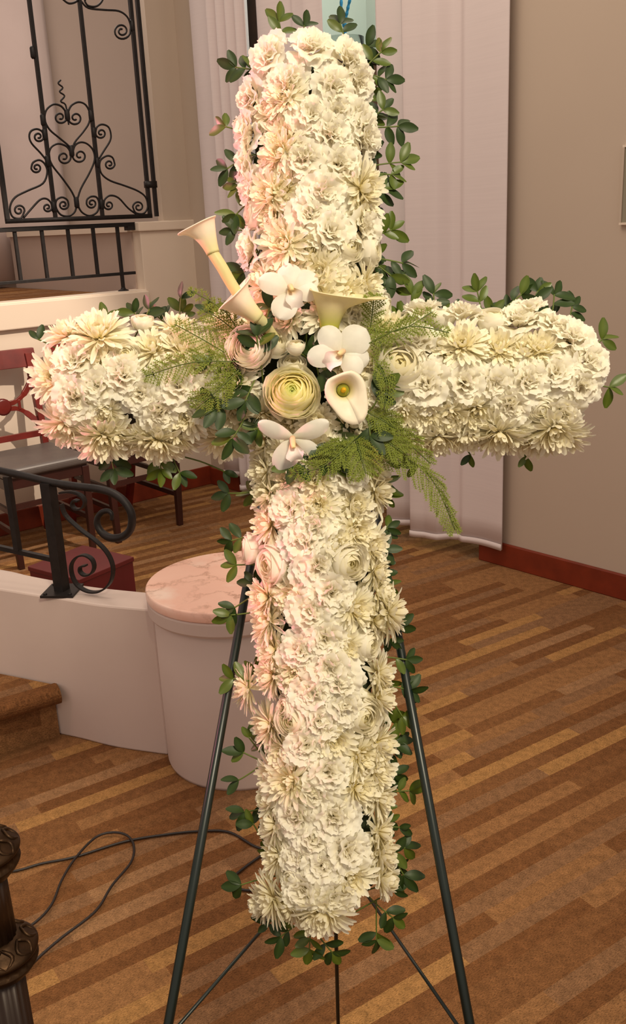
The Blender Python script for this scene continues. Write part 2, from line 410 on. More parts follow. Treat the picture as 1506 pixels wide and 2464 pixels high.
curtain('curtain', 'broad white curtain at the right, its hem hanging over the red baseboard end', sD0, sD1, fD,
        lambda i: .06+.03*sm(i), base=.03, nu=80)
# drape behind the gate on the back wall
b = B()
bs0, bs1 = pL(120, 100, -1.75)[0], 3.6
def fg(i, j):
    return TL @ V((bs0+(bs1-bs0)*i, -1.78+.035*math.sin(i*38+math.sin(i*9)*1.5), 1.2+2.3*j)), 0
b.grid(110, 6, fg); b.t = []
o = b.obj('curtain', 'drape', None, True, origin=TL @ V(((bs0+bs1)/2, -1.78, 3.5))); tag(o, 'grey-white drape hanging on the wall far behind the iron gate', 'curtain')
md = o.modifiers.new('thick', 'SOLIDIFY'); md.thickness = .004

# ---------------------------------------------------------------- upper railing
def vbar(b, s, o, z0, z1, w_, T): b.box(s-w_/2, s+w_/2, o-w_/2, o+w_/2, z0, z1, T)
ORr = -.03
rs = [pL(x, 620, ORr) for x in (43, 106, 169, 230, 289)]
zt = pL(200, 545, ORr)[1]; zb = pL(200, 666, ORr)[1]
sE0 = pL(322, 543, ORr)[0]; sE1 = pL(325, 656, ORr)[0]
rail = thing('metal_railing', 'low black metal railing along the raised platform edge', 'railing', TL @ V((rs[4][0], ORr, ZL)))
def rail_part(name, b):
    b.v = [v-rail.location for v in b.v]; return b.obj(name, 'iron', rail, False, .002)
rail_part('top_rail', B().box(sE0, 3.1, ORr-.02, ORr+.02, zt-.011, zt+.011, TL).box(sE0-.005, sE0+.05, ORr-.021, ORr+.021, zt-.03, zt-.005, TL))
rail_part('bottom_rail', B().box(sE1, 3.1, ORr-.009, ORr+.009, zb-.008, zb+.008, TL))
sp = (rs[0][0]-rs[4][0])/4
for k in range(9):
    s_ = rs[4][0]+sp*k
    if s_ > 3: break
    bb = B(); vbar(bb, s_, ORr, zb if k else ZL+.006, zt-.005, .017, TL); rail_part('baluster', bb)
fp = B().lathe([(.032, 0), (.028, .006), (.014, .012), (.012, .02)], 16, TL @ Matrix.Translation((rs[4][0], ORr, ZL+.006))); rail_part('base_flange', fp)

# ---------------------------------------------------------------- wrought iron gate
GO = .022; gs = 3.012
def G(x, y): 
    s_, z_ = pL(x/gs, y/gs, GO); return TL @ V((s_, GO, z_))
zg = (pL(55/gs, 1600/gs, GO)[1]+pL(1100/gs, 1565/gs, GO)[1])/2
gate = thing('wrought_iron_gate', 'tall black wrought iron gate with heart-shaped scrolls above the railing', 'gate', TL @ V((pL(20, 530, GO)[0], GO, zg)))
def gpart(name, b): b.v = [v-gate.location for v in b.v]; return b.obj(name, 'iron', gate, True)
zt3 = 3.3
def gbar(name, x, y, w_=.017, z0=None):
    s_ = pL(x/gs, y/gs, GO)[0]; bb = B(); vbar(bb, s_, GO, z0 if z0 else zg, zt3, w_, TL); o_ = gpart(name, bb)
    o_.data.polygons.foreach_set('use_smooth', [False]*6); return s_
sb0 = gbar('frame_bar', 50, 1560, .020)
gbar('upright_bar', 400, 1560); gbar('upright_bar', 742, 1560)
sb1 = gbar('frame_bar', 1085, 1540, .018)
gj = gbar('hinge_post', 1135, 1560, .018, zg-.005)
gpart('bottom_bar', B().box(sb1-.009, sb0+.010, GO-.010, GO+.010, zg-.012, zg+.010, TL))
gpart('top_bar', B().box(sb1-.009, sb0+.010, GO-.010, GO+.010, zt3-.01, zt3+.01, TL))
gpart('hinge', B().box(gj-.012, sb1+.012, GO-.014, GO+.014, pL(365, 452, GO)[1], pL(365, 436, GO)[1], TL))
gpart('wall_bracket', B().box(S_C-.02, gj+.005, GO-.012, GO+.012, zg+1.4, zg+1.43, TL))
def spir(cx, cy, r0, a0, d, turns=1.35, n=22):
    return [(cx+(r0*(1-.80*k/n))*math.cos(R(a0)+d*2*math.pi*turns*k/n), cy+(r0*(1-.80*k/n))*math.sin(R(a0)+d*2*math.pi*turns*k/n)) for k in range(1, n+1)]
def scroll(path, sp_=None, pre=None, rad=.0052):
    P = ([] if not pre else spir(*pre)[::-1])+list(path)
    n0 = crom([G(*p) for p in P], 4)
    if sp_: n0 += [G(*p) for p in spir(*sp_, n=34)]
    gpart('scroll', B().tube(n0, rad, 6))
scroll([(520, 1110), (500, 1060), (430, 1000), (360, 940), (325, 870), (335, 800), (385, 757), (440, 768), (475, 810), (485, 850)], (437, 850, 48, 0, 1))
scroll([(520, 1110), (540, 1035), (600, 960), (645, 890), (650, 820), (620, 760), (570, 740), (520, 762), (497, 805), (493, 855)], (546, 855, 53, 180, -1))
scroll([(555, 1470), (520, 1390), (450, 1290), (380, 1200), (355, 1130), (370, 1070), (420, 1042), (480, 1060), (508, 1100), (513, 1140)], (463, 1140, 50, 0, 1))
scroll([(555, 1470), (585, 1370), (650, 1250), (685, 1160), (675, 1090), (630, 1042), (580, 1032), (540, 1060), (525, 1128)], (578, 1128, 53, 180, -1))
scroll([(335, 1160), (290, 1105), (230, 1040), (212, 990), (225, 950), (265, 935), (303, 952), (318, 990)], (279, 990, 39, 0, 1))
scroll([(718, 1150), (755, 1090), (798, 1020), (803, 970), (785, 920), (740, 902), (703, 920), (692, 965)], (732, 965, 40, 180, -1))
scroll([(227, 1218), (240, 1178), (285, 1160), (325, 1190), (342, 1250), (310, 1330), (200, 1382), (110, 1430), (73, 1500), (90, 1570), (150, 1582), (178, 1528)], (137, 1525, 41, 0, -1), (265, 1216, 38, 180, -1))
scroll([(831, 1188), (815, 1142), (775, 1130), (730, 1160), (722, 1210), (740, 1265), (800, 1310), (900, 1345), (1000, 1385), (1055, 1430), (1070, 1500), (1040, 1548), (985, 1543), (962, 1500)], (1003, 1500, 41, 180, 1), (793, 1190, 38, 0, 1))
scroll([(170, 1580), (230, 1510), (290, 1448), (335, 1440), (368, 1468), (377, 1505)], (343, 1503, 34, 0, 1))
scroll([(555, 1465), (545, 1530), (500, 1566), (440, 1556), (405, 1500), (410, 1450), (450, 1430), (488, 1450), (497, 1485)], (460, 1484, 37, 0, 1))
scroll([(555, 1465), (590, 1535), (650, 1564), (705, 1535), (718, 1475), (700, 1430), (660, 1425), (632, 1445), (627, 1475)], (665, 1473, 38, 180, -1))
scroll([(1000, 1560), (930, 1510), (860, 1435), (800, 1417), (760, 1445), (752, 1490)], (788, 1486, 36, 180, -1))
scroll([(440, 580), (422, 605), (455, 635), (432, 665), (468, 695), (440, 735), (475, 760), (490, 850), (498, 905)], rad=.0045)
scroll([(590, 10), (640, 58), (760, 72), (860, 80), (920, 120), (945, 180), (944, 220)], (882, 225, 64, 0, 1, 1.8))
scroll([(450, -10), (500, 25), (560, 5), (580, -60), (540, -120), (480, -110), (450, -60), (450, -10)])
scroll([(615, 10), (640, 42), (700, 45), (745, -5), (740, -80), (680, -110), (630, -60), (615, 10)])
for (x, y) in ((238, 380), (312, 870), (660, 840), (345, 1170), (705, 1180), (390, 1500), (735, 1480), (958, 185), (487, 835), (518, 1095), (555, 1468), (680, 960), (325, 975)):
    p_ = G(x, y); gpart('collar', B().lathe([(.008, -.028), (.0135, -.02), (.0135, .02), (.008, .028)], 8, Matrix.Translation(p_)))

# ---------------------------------------------------------------- curved knee wall, drum pedestal, step
WZ = .47
outer = [at_z(345, 1465, WZ)+V((.03, -.01, 0)), at_z(240, 1455, WZ), at_z(150, 1440, WZ), at_z(75, 1429, WZ), at_z(0, 1417, WZ), V((-1.2, 2.78, 0)), V((-1.5, 2.98, 0)), V((-1.9, 3.35, 0))]
inner = [at_z(345, 1424, WZ)+V((.03, -.01, 0)), at_z(240, 1413, WZ), at_z(150, 1399, WZ), at_z(75, 1385, WZ), at_z(0, 1369, WZ), V((-1.27, 2.95, 0)), V((-1.58, 3.17, 0)), V((-1.98, 3.52, 0))]
oc = [(p_.x, p_.y) for p_ in crom(outer, 5)]; ic = [(p_.x, p_.y) for p_ in crom(inner, 5)]
S('wall_front', B().prism(oc+ic[::-1], 0, WZ, None), 'plaster', .006)
DX, DY = -.24, 2.472
ped = thing('drum_pedestal', 'round white pedestal with pink marble top beside the flower cross', 'pedestal', (DX, DY, 0))
B().lathe([(.222, 0), (.225, .01), (.225, .47), (.222, .475)], 64).obj('drum_body', 'plaster', ped, True)
B().lathe([(.224, .462), (.236, .468), (.24, .475), (.24, .508), (.236, .512)], 64).obj('collar', 'plaster', ped, True, .002)
B().lathe([(.236, .511), (.241, .515), (.241, .538), (.238, .542)], 64).obj('marble_top', 'marble', ped, False, .001)
for o in ped.children:
    if o.name.startswith('marble'):
        o.data.polygons.foreach_set('use_smooth', [len(p_.vertices) == 4 for p_ in o.data.polygons])
# carpeted step against the curved wall
st = thing('carpeted_step', 'carpeted stair step with rounded nosing against the curved white wall', 'step', (-1.0, 2.6, 0))
a_ = V((-.80, 2.575, 0)); dv = (V((-.955, 2.485, 0))-a_).normalized(); e_ = a_+dv*.9
fr = V((-dv.y, dv.x, 0)); fr = fr if fr.y < 0 else -fr
def sub(p_): return (p_.x+1.0, p_.y-2.6)
poly = [sub(p_) for p_ in (a_-fr*.028+dv*.01, e_-fr*.028, V((-1.85, 2.9, 0)), V((-1.52, 2.985, 0)), V((-1.21, 2.77, 0)), V((-1.0, 2.678, 0)))]
B().prism(poly[::1], 0, .178).obj('riser', 'carpet', st)
T0 = Matrix.Translation((1.0, -2.6, 0))
nz = B(); npts = []
n_seg = 2
prof = [(-.03, .18)]+[(.0+.028*math.sin(q*math.pi/8)-.004, .152+.028*math.cos(q*math.pi/8)) for q in range(0, 9)]+[(-.03, .124)]
for pt in (a_, e_):
    for (f_, z_) in prof:
        p_ = T0 @ (pt+fr*f_+V((0, 0, z_))); nz.v.append(p_)
k_ = len(prof)
nz.f = [(i, i+1, k_+i+1, k_+i) for i in range(k_-1)]+[tuple(range(k_)), tuple(range(2*k_-1, k_-1, -1))]
nz.obj('nosing', 'carpet', st, False)

# ---------------------------------------------------------------- iron handrail with volute on the curved wall
hp = at_z(150, 1424, WZ); hd = (at_z(345, 1445, WZ)-at_z(20, 1400, WZ)).normalized(); hn2 = V((-hd.y, hd.x, 0))
hand = thing('iron_handrail', 'black iron handrail ending in a curled volute on the curved white wall', 'handrail', hp)
hs_ = 4.43
def Hh(x, y): return at_plane(x/hs_, 1050+y/hs_, hp, hn2)-hp
def hpart(name, b, smooth=True): return b.obj(name, 'iron', hand, smooth)
# a box rotated to the rail's plane
TH = Matrix(((hd.x, hn2.x, 0, 0), (hd.y, hn2.y, 0, 0), (0, 0, 1, 0), (0, 0, 0, 1)))
ptop = Hh(610, 500)
pb = Hh(690, 1600)
hpart('post', B().tube([V((0, 0, 0)), V((0, 0, ptop.z))], 1, flat=(.033, .033), nrm=hn2), False)
b = B(); b.box(-.05, .05, -.05, .05, 0, .007, TH @ Matrix.Rotation(R(18), 4, 'Z')); bp = hpart('base_plate', b, False)
for sx in (-1, 1):
    for sy in (-1, 1):
        B().lathe([(.006, .007), (.006, .0105), (.003, .012)], 8, TH @ Matrix.Rotation(R(18), 4, 'Z') @ Matrix.Translation((sx*.038, sy*.038, 0))).obj('bolt', 'iron', bp, False)
dp = Hh(690, 1600); dx = V((0, 0, 0))
rl = crom([Hh(*p_) for p_ in ((-900, 165), (-400, 280), (0, 365), (300, 430), (560, 492), (850, 535), (1050, 560), (1200, 605), (1320, 690), (1395, 810), (1405, 930), (1370, 1020), (1290, 1075), (1180, 1080), (1090, 1030), (1040, 950), (1040, 870), (1085, 810), (1150, 795), (1190, 830), (1190, 890))], 5)
nn = len(rl)
hpart('rail', B().tube(rl, [.0115 if k < nn*.66 else .0115*(1-.55*(k-nn*.66)/(nn*.34)) for k in range(nn)], 10))
sw = [Hh(*p_) for p_ in ((655, 720), (700, 840), (850, 985), (1030, 1120), (1150, 1250), (1205, 1400), (1180, 1550), (1080, 1645), (950, 1655), (830, 1590), (770, 1480), (762, 1370), (815, 1290), (900, 1265), (980, 1310), (1005, 1390), (975, 1460), (905, 1480), (855, 1440), (860, 1390), (920, 1375))]
sw = [V((p_.x, p_.y, max(p_.z, .004))) for p_ in sw]
hpart('scroll', B().tube(crom(sw, 5), 1, flat=(.016, .005), nrm=hn2), False)
hpart('scroll', B().tube(crom([Hh(*p_) for p_ in ((640, 600), (740, 590), (850, 620), (905, 690), (880, 760), (810, 775), (770, 730), (790, 680), (835, 690))], 5), 1, flat=(.016, .005), nrm=hn2), False)
hpart('lower_rail', B().tube([Hh(-700, 1020), Hh(0, 1185), Hh(630, 1325)], 1, flat=(.014, .014), nrm=hn2), False)
for (x0, y0, x1, y1) in ((75, 440, 165, 1190), (-420, 330, -330, 1080)):
    q0 = Hh(x0, y0-10); q1 = V((q0.x, q0.y, Hh(x1, y1+20).z)); hpart('baluster', B().tube([q0, q1], 1, flat=(.018, .018), nrm=hn2), False)

# ---------------------------------------------------------------- box behind the wall
bz = .22; Fc = at_z(190, 1394, bz); bx = thing('maroon_box', 'low maroon painted wooden box on the carpet behind the iron handrail', 'box', (Fc.x, Fc.y, 0), R(54))
B().box(0, .285, 0, .30, 0, bz-.02).obj('body', 'maroon', bx, False, .003)
B().box(-.004, .289, -.004, .304, bz-.02, bz).obj('lid', 'maroon', bx, False, .003)

# ---------------------------------------------------------------- chairs
def chair(label, FL, FR):
    FL = V((FL.x, FL.y, 0)); FR = V((FR.x, FR.y, 0)); mid = (FL+FR)/2; xd = (FR-FL).normalized(); yd = V((-xd.y, xd.x, 0))
    rz = math.atan2(xd.y, xd.x)
    t = thing('dining_chair', label, 'chair', mid, rz, 'dining chairs standing against the cream wall')
    # local: x right, y back, z up; front legs at y=0
    for sx in (-1, 1):
        B().tube([(sx*.185, 0, 0), (sx*.19, 0, .2), (sx*.19, 0, .43)], [.8, .95, 1.05], flat=(.034, .034), nrm=(1, 0, 0)).obj('leg', 'mahogdk', t, False, .003)
        B().tube(crom([(sx*.175, .50, 0), (sx*.178, .43, .22), (sx*.18, .40, .45), (sx*.18, .42, .66), (sx*.18, .475, .93)], 4), 1, flat=(.032, .036), nrm=(1, 0, 0)).obj('leg', 'mahog', t, False, .003)
    B().box(-.20, .20, -.012, .012, .385, .435).box(-.20, .20, .385, .41, .385, .435).box(-.205, -.18, 0, .4, .385, .435).box(.18, .205, 0, .4, .385, .435).obj('seat_frame', 'mahogdk', t, False, .002)
    b = B(); b.box(-.215, .215, -.03, .40, .435, .485); s_ = b.obj('seat', 'seatfab', t, False, .02, seg=4)
    for z_, y0, y1 in ((.17, 0, .43), (.27, 0, .42)):
        for sx in (-1, 1): B().tube([(sx*.185, y0, z_), (sx*.178, y1, z_+.01)], 1, flat=(.016, .024), nrm=(1, 0, 0)).obj('stretcher', 'mahogdk', t, False)
    B().tube([(-.185, .0, .30), (.185, 0, .30)], 1, flat=(.016, .024), nrm=(0, 1, 0)).obj('stretcher', 'mahogdk', t, False)
    # curved top rail
    b = B(); n0 = 8
    for i in range(n0+1):
        x_ = -.215+.43*i/n0; yb = .455+.025*(1-(x_/.215)**2)
        for (dy, z_) in ((-.012, .865), (.012, .865), (.032, .955), (.008, .955)): b.v.append(V((x_, yb+dy, z_)))
    for i in range(n0):
        for j in range(4): b.f.append((i*4+j, i*4+(j+1) % 4, (i+1)*4+(j+1) % 4, (i+1)*4+j))
    b.f += [(3, 2, 1, 0), tuple(range(n0*4, n0*4+4))]
    b.obj('top_rail', 'mahog', t, False, .003)
    B().tube([(-.18, .405, .535), (.18, .405, .535)], 1, flat=(.018, .03), nrm=(0, 1, 0)).obj('lower_rail', 'mahog', t, False)
    # cross back: four curved arms meeting a round medallion
    b = B()
    for sx in (-1, 1):
        for (za, y_) in ((.80, .445), (.58, .412)):
            zc = .69; k = 1 if za > zc else -1
            b.tube(crom([(sx*.018, .425, zc+k*.012), (sx*.07, .426, zc+k*.018), (sx*.12, .43, zc+k*.05), (sx*.172, y_, za)], 4), [.95]*4+[.8]*4+[1.1]*4+[1.5], flat=(.014, .026), nrm=(0, 1, 0))
        b.tube([(sx*.085, .426, .665), (sx*.085, .426, .715)], 1, flat=(.014, .014), nrm=(0, 1, 0))
    b.obj('cross_splat', 'mahog', t, False, .002)
    B().lathe([(.030, -.011), (.042, -.008), (.042, .008), (.030, .011)], 20, Matrix.Translation((0, .425, .69)) @ Matrix.Rotation(R(90), 4, 'X')).obj('medallion', 'mahog', t, True)
    return t
chair('mahogany chair with grey seat and pierced cross back, leftmost, cut by the photo edge', at_z(52, 1369), at_z(224, 1322))
chair('dark mahogany chair mostly hidden behind the left arm of the flower cross', at_z(281, 1307), at_z(437, 1262))

# ---------------------------------------------------------------- cable
pts = [at_z(x, y, .005) for x, y in ((-120, 2100), (20, 2098), (100, 2078), (180, 2062), (300, 2025), (400, 2008), (480, 2000), (550, 2002), (610, 2035), (650, 2050), (630, 2058), (585, 2090), (558, 2115), (562, 2130), (590, 2142), (650, 2140))]
o = B().tube(crom(pts, 8), .0031, 8).obj('cable', 'cable', None, True, origin=pts[0]); tag(o, 'thin black cable running from behind the bronze stand to behind the cross foot', 'cable', 'black cables on the carpet')
pts = [at_z(x, y, .011) for x, y in ((-60, 2290), (48, 2240), (90, 2215), (125, 2175), (150, 2115), (185, 2060), (230, 2015), (270, 2003), (305, 2010), (322, 2035), (315, 2075), (270, 2130), (240, 2180), (210, 2210), (150, 2255), (92, 2305), (40, 2360), (-40, 2420))]
o = B().tube(crom(pts, 8), .0031, 8).obj('cable', 'cable', None, True, origin=pts[0]); tag(o, 'thin black cable lying in a long loop near the bronze stand', 'cable', 'black cables on the carpet')

# ---------------------------------------------------------------- bronze candle stand, lower left
bx0 = at_d(-2, 2290, 1.25)
cst = thing('candle_stand', 'ornate aged bronze candle stand at the lower left edge of the picture', 'candle stand', (bx0.x, bx0.y, 0))
zc2 = bx0.z; zc1 = at_d(-44, 2018, 1.235).z
B().lathe([(.16, 0), (.165, .015), (.13, .03), (.06, .05), (.035, .09), (.03, .13)], 32).obj('foot', 'bronze', cst, True)
flute = lambda a, j: .03*math.cos(a*18)
B().lathe([(.0275, .12), (.0268, zc2-.028)], 72, wob=flute).obj('shaft', 'bronzedark', cst, True)
B().lathe([(.0255, zc2+.02), (.0245, zc1-.025)], 72, wob=flute).obj('shaft', 'bronzedark', cst, True)
def collar_p(z0, sc=1):
    pr = [(.027, -.05), (.036, -.045), (.045, -.03), (.049, -.02), (.050, -.016), (.046, -.013), (.046, .003), (.051, .006), (.052, .012), (.048, .018), (.040, .026), (.032, .034), (.028, .04)]
    c_ = B().lathe([(r_*sc, z0+z_*.66) for r_, z_ in pr], 72, wob=lambda a, j: (.035*math.cos(a*24) if j in (5, 6) else 0)).obj('collar', 'bronze', cst, True)
    lf = B()
    for i in range(8):
        a0 = i*math.pi/4+R(-62)
        for sg in (-1, 1):
            pts = []
            for k in range(7):
                t = k/6; aa = a0+sg*(.28*math.sin(t*math.pi)); rr = (.031+.019*t)*sc; pts.append(V((rr*math.cos(aa), rr*math.sin(aa), z0+.025-.017*t)))
            lf.tube(pts, [.0018, .0026, .003, .0032, .003, .0026, .0015], 6)
    lf.obj('leaf_ornament', 'bronze', c_, True)
collar_p(zc2); collar_p(zc1, .94)
B().lathe([(.02, zc1+.03), (.014, zc1+.08), (.012, zc1+.2), (.03, zc1+.22), (.03, zc1+.24)], 32).obj('neck', 'bronze', cst, True)
B().lathe([(.021, zc1+.24), (.021, zc1+.5), (.016, zc1+.505)], 32).obj('candle', 'cream', cst, True)

# ---------------------------------------------------------------- cabinet with vase in the recess, framed panel on the right wall
co = -.45
v0 = pR(785, 85, co); v1 = pR(865, 82, co); vb = pR(830, 158, co)
vs_, vz = (v0[0]+v1[0])/2, vb[1]
cs1 = pR(915, 230, co)[0]; cab = thing('display_cabinet', 'dark wooden cabinet in the recess behind the top of the cross', 'cabinet', TR @ V((cs1-.25, co, 0)), math.atan2(tR.y, tR.x))
B().box(-.25, .25, -.2, .2, 0, vz-.03).obj('body', 'brwood', cab, False, .004)
B().box(-.26, .255, -.21, .21, vz-.03, vz).obj('top', 'dkwood', cab, False, .004)
sg = -1
for kx in (0,):
    B().box(-.23, -.01, .20*1, .212, .1, vz-.08).obj('door', 'brwood', cab, False, .003)
    B().box(.01, .23, .20, .212, .1, vz-.08).obj('door', 'brwood', cab, False, .003)
vr = (v1[0]-v0[0])/2*.9
vase = thing('glass_vase', 'clear glass cylinder vase on the cabinet behind the top of the cross', 'vase', TR @ V((vs_, co, vz)))
vh = v1[1]-vz
B().lathe([(vr*.92, 0), (vr, .004), (vr, vh), (vr*.95, vh), (vr*.95, .012), (.001, .012)], 40, caps=False).obj('vase_body', 'glass', vase, True)
B().lathe([(.001, 0), (vr*.92, 0)], 40, caps=False).obj('vase_base', 'glass', vase, True)
def VP(x, y): s_, z_ = pR(x, y, co); return TR @ V((s_, co, z_))
tw = thing('twisted_blue_glass', 'shiny blue twisted glass strands rising from the clear vase', 'ornament', TR @ V((vs_, co, vz+.012)))
for sgn, pth in ((1, ((838, 125), (830, 78), (824, 50), (821, 20), (822, -20), (826, -60))), (-1, ((836, 125), (828, 78), (832, 45), (838, 15), (845, -20), (840, -60)))):
    q = [VP(*p_)-tw.location for p_ in pth]; q[0] = V((sgn*.004, 0, .004))
    q = crom(q, 8); B().tube(q, [.0075*(1+.18*math.sin(i*1.7)) for i in range(len(q))], 8).obj('strand', 'blue', tw, True)
ps0, pz0 = pR(1494, 541)
pan = thing('framed_glass_panel', 'grey-green glass panel with thin frame on the beige wall at the right edge', 'panel', TR @ V((ps0, .0, pz0)), math.atan2(tR.y, tR.x))
sgp = 1 if (TR.to_3x3() @ V((0, 1, 0))).dot(V((-math.sin(pan.rotation_euler.z), math.cos(pan.rotation_euler.z), 0))) > 0 else -1
def pbox(x0, x1, y0, y1, z0, z1): return B().box(x0, x1, min(y0*sgp, y1*sgp), max(y0*sgp, y1*sgp), z0, z1)
pbox(.008, .5, .001, .012, .008, .262).obj('pane', 'picglass', pan)
pbox(0, .5, 0, .016, 0, .008).obj('frame_rail', 'cream', pan); pbox(0, .5, 0, .016, .262, .27).obj('frame_rail', 'cream', pan)
pbox(0, .008, 0, .016, .008, .262).obj('frame_rail', 'beige', pan)
cab.rotation_euler.z += 0 if sgp > 0 else math.pi

# ---------------------------------------------------------------- easel
ez = thing('wire_easel', 'dark green metal easel holding the flower cross', 'easel', (0, .95, 0))
def E_(p_): return p_-ez.location
apex = at_d(757, 440, 1.375)
feet = []
for (xa, ya, xb, yb) in ((590, 1430, 405, 2464), (930, 1380, 1130, 2464)):
    A_ = at_d(xa, ya, 1.335); B_ = at_d(xb, yb, 1.16); d_ = B_-A_; F_ = B_+d_*(B_.z/-d_.z); feet.append((A_, B_, F_))
    T_ = A_-d_*.93
    leg_ = B().tube([E_(T_), E_(F_)], .0062, 10).obj('leg', 'easel', ez, True)
    B().lathe([(.0085, 0), (.009, .025), (.0065, .03)], 12, Matrix.Translation(E_(F_))).obj('rubber_foot', 'cable', leg_, True)
rf = at_z(815, 2520, 0); rt = at_d(770, 700, 1.42)
rleg = B().tube([E_(rt), E_(rf)], .0036, 8).obj('leg', 'easel', ez, True)
tpt = rt
j0 = rt+(rf-rt)*.62
mid_b = at_plane(812, 2040, rt, V((0, 1, 0)))
# pick the point on the rear leg seen at y = 2040
best = min((abs(0), k) for k in (0,))
def projy(P):
    q_ = P-CAM; return IH/2 - FPX*q_.dot(cy_)/q_.dot(FW)
ts = [k/200 for k in range(200)]; tk = min(ts, key=lambda t: abs(projy(rt+(rf-rt)*t)-2040)); jb = rt+(rf-rt)*tk
for (A_, B_, F_), yy in zip(feet, (2500, 2520)):
    tb = min([k/200 for k in range(200)], key=lambda t: abs(projy(A_+(F_-A_)*t)-yy)); e2_ = A_+(F_-A_)*tb
    B().tube([E_(jb), E_(e2_)], .0024, 6).obj('brace', 'easel', ez, True)
B().tube([E_(feet[0][0]+(feet[0][1]-feet[0][0])*-.2), E_(feet[1][0]+(feet[1][1]-feet[1][0])*-.2)], .004, 8).obj('cross_bar', 'easel', ez, True)

# ---------------------------------------------------------------- flowers
CD = 1.25                                    # camera distance of the cross plane
UX, UY, UN = cx_.copy(), cy_.copy(), cz_.copy()
PX = CD/FPX                                  # metres per pixel on the cross plane
cross = thing('floral_cross', 'large standing cross covered in white chrysanthemums, carnations and roses', 'flower arrangement', at_d(790, 2160, CD+.045))
CL = cross.location.copy()
def cp(x, y, n=0): return at_d(x, y, CD-n)-CL
def orient(z, spin=0):
    z = z.normalized(); x_ = UY.cross(z)
    if x_.length < .05: x_ = UX.copy()
    x_.normalize(); y_ = z.cross(x_)
    return Matrix((x_, y_, z)).transposed().to_4x4() @ Matrix.Rotation(spin, 4, 'Z')
def place(src, p, z, spin=0, sc=1, name=None, parent=None, mat4=None):
    return inst(src, parent or cross, Matrix.Translation(p) @ orient(z, spin) @ Matrix.Scale(sc, 4), name)

SH0, SH1 = (748, 175), (790, 2120); AR0, AR1 = (200, 925), (1350, 912)
# foam form
b = B()
def bar2(p0, p1, hw, n0, n1):
    d_ = V((p1[0]-p0[0], p1[1]-p0[1])).normalized(); nx, ny = -d_.y, d_.x; k = len(b.v)
    for n_ in (n0, n1):
        for (p_, s_) in ((p0, -1), (p1, -1), (p1, 1), (p0, 1)): b.v.append(cp(p_[0]+nx*hw*s_, p_[1]+ny*hw*s_, 0)+UN*n_)
    b.f.extend([(k+3, k+2, k+1, k), (k+4, k+5, k+6, k+7), (k, k+1, k+5, k+4), (k+1, k+2, k+6, k+5), (k+2, k+3, k+7, k+6), (k+3, k, k+4, k+7)])
bar2((747, 145), (791, 2150), 114, -.075, -.004); bar2((170, 925), (1392, 912), 116, -.074, -.005)
fo = b.obj('foam_form', 'foam', cross, False, .012)

random.seed(11)
rnd = random.random; U = random.uniform
def mum_mesh(k, Rm=.035, open_=0.0, layers=None):
    b = B(); rr = random.Random(100+k)
    layers = layers or [(19, -4, 1.12, .0072), (19, 10, 1.04, .0070), (18, 23, .92, .0066), (16, 37, .76, .0060), (14, 51, .60, .0052), (12, 65, .44, .0044), (8, 78, .32, .0038)]
    for li, (cnt, el, ln, wd) in enumerate(layers):
        a_off = rr.random()*6
        for i in range(cnt):
            az = a_off+2*math.pi*i/cnt+rr.uniform(-.13, .13); e0 = R(el+open_+rr.uniform(-9, 9)); Lp = Rm*ln*rr.uniform(.86, 1.1); wp = wd*rr.uniform(.85, 1.15)
            curl = rr.uniform(-.35, .5)+(.35 if el > 25 else 0)
            tw = rr.uniform(-.4, .4)
            ns = 7
            cen = []; p_ = V((0.003, li*.0008)); ang = e0-.1
            for s_ in range(ns+1):
                cen.append(p_.copy()); p_ = p_+V((math.cos(ang), math.sin(ang)))*(Lp/ns); ang += curl/ns*1.6*(1 if el > 25 else (-1 if s_ > 3 else 1))
            ca, sa = math.cos(az), math.sin(az)
            n0 = len(b.v)
            wpr = (.40, .50, .64, .80, .95, 1.0, .86, .34)
            for s_, q_ in enumerate(cen):
                hw = wp*.5*wpr[s_]; dz = hw*.55
                for j, sd in enumerate((-1, 0, 1)):
                    lx, ly, lz = q_.x, sd*hw, q_.y+(dz if sd else 0)+sd*hw*tw*s_/ns
                    b.v.append(V((lx*ca-ly*sa, lx*sa+ly*ca, lz))); b.t.append(min(1, (s_/ns)*.75+(.25 if li < 3 else .05)))
            for s_ in range(ns):
                for j in range(2):
                    a0 = n0+s_*3+j; b.f.append((a0, a0+3, a0+4, a0+1))
    return b.mesh('chrysanthemum', 'mum')
def centre_mesh(k):
    b = B(); rr = random.Random(300+k)
    for i in range(16):
        rad_ = .0065*math.sqrt(i/16); az = i*2.4
        q_ = V((rad_*math.cos(az), rad_*math.sin(az), .003)); n0 = len(b.v); h_ = .009*rr.uniform(.8, 1.1)-rad_*.5
        d_ = V((math.cos(az), math.sin(az), 0)); s_ = V((-d_.y, d_.x, 0))
        top = q_+V((0, 0, h_))+d_*-.001
        for pp, t_ in ((q_-s_*.0014, 0), (q_+s_*.0014, 0), (top+s_*.0017, .8), (top-s_*.0017, .8)): b.v.append(pp); b.t.append(t_)
        mid_ = len(b.v); b.v.append(top+d_*.0016+V((0, 0, -.001))); b.t.append(1)
        b.f += [(n0, n0+1, n0+2, n0+3), (n0+3, n0+2, mid_)]
    return b.mesh('flower_centre', 'mumcentre')
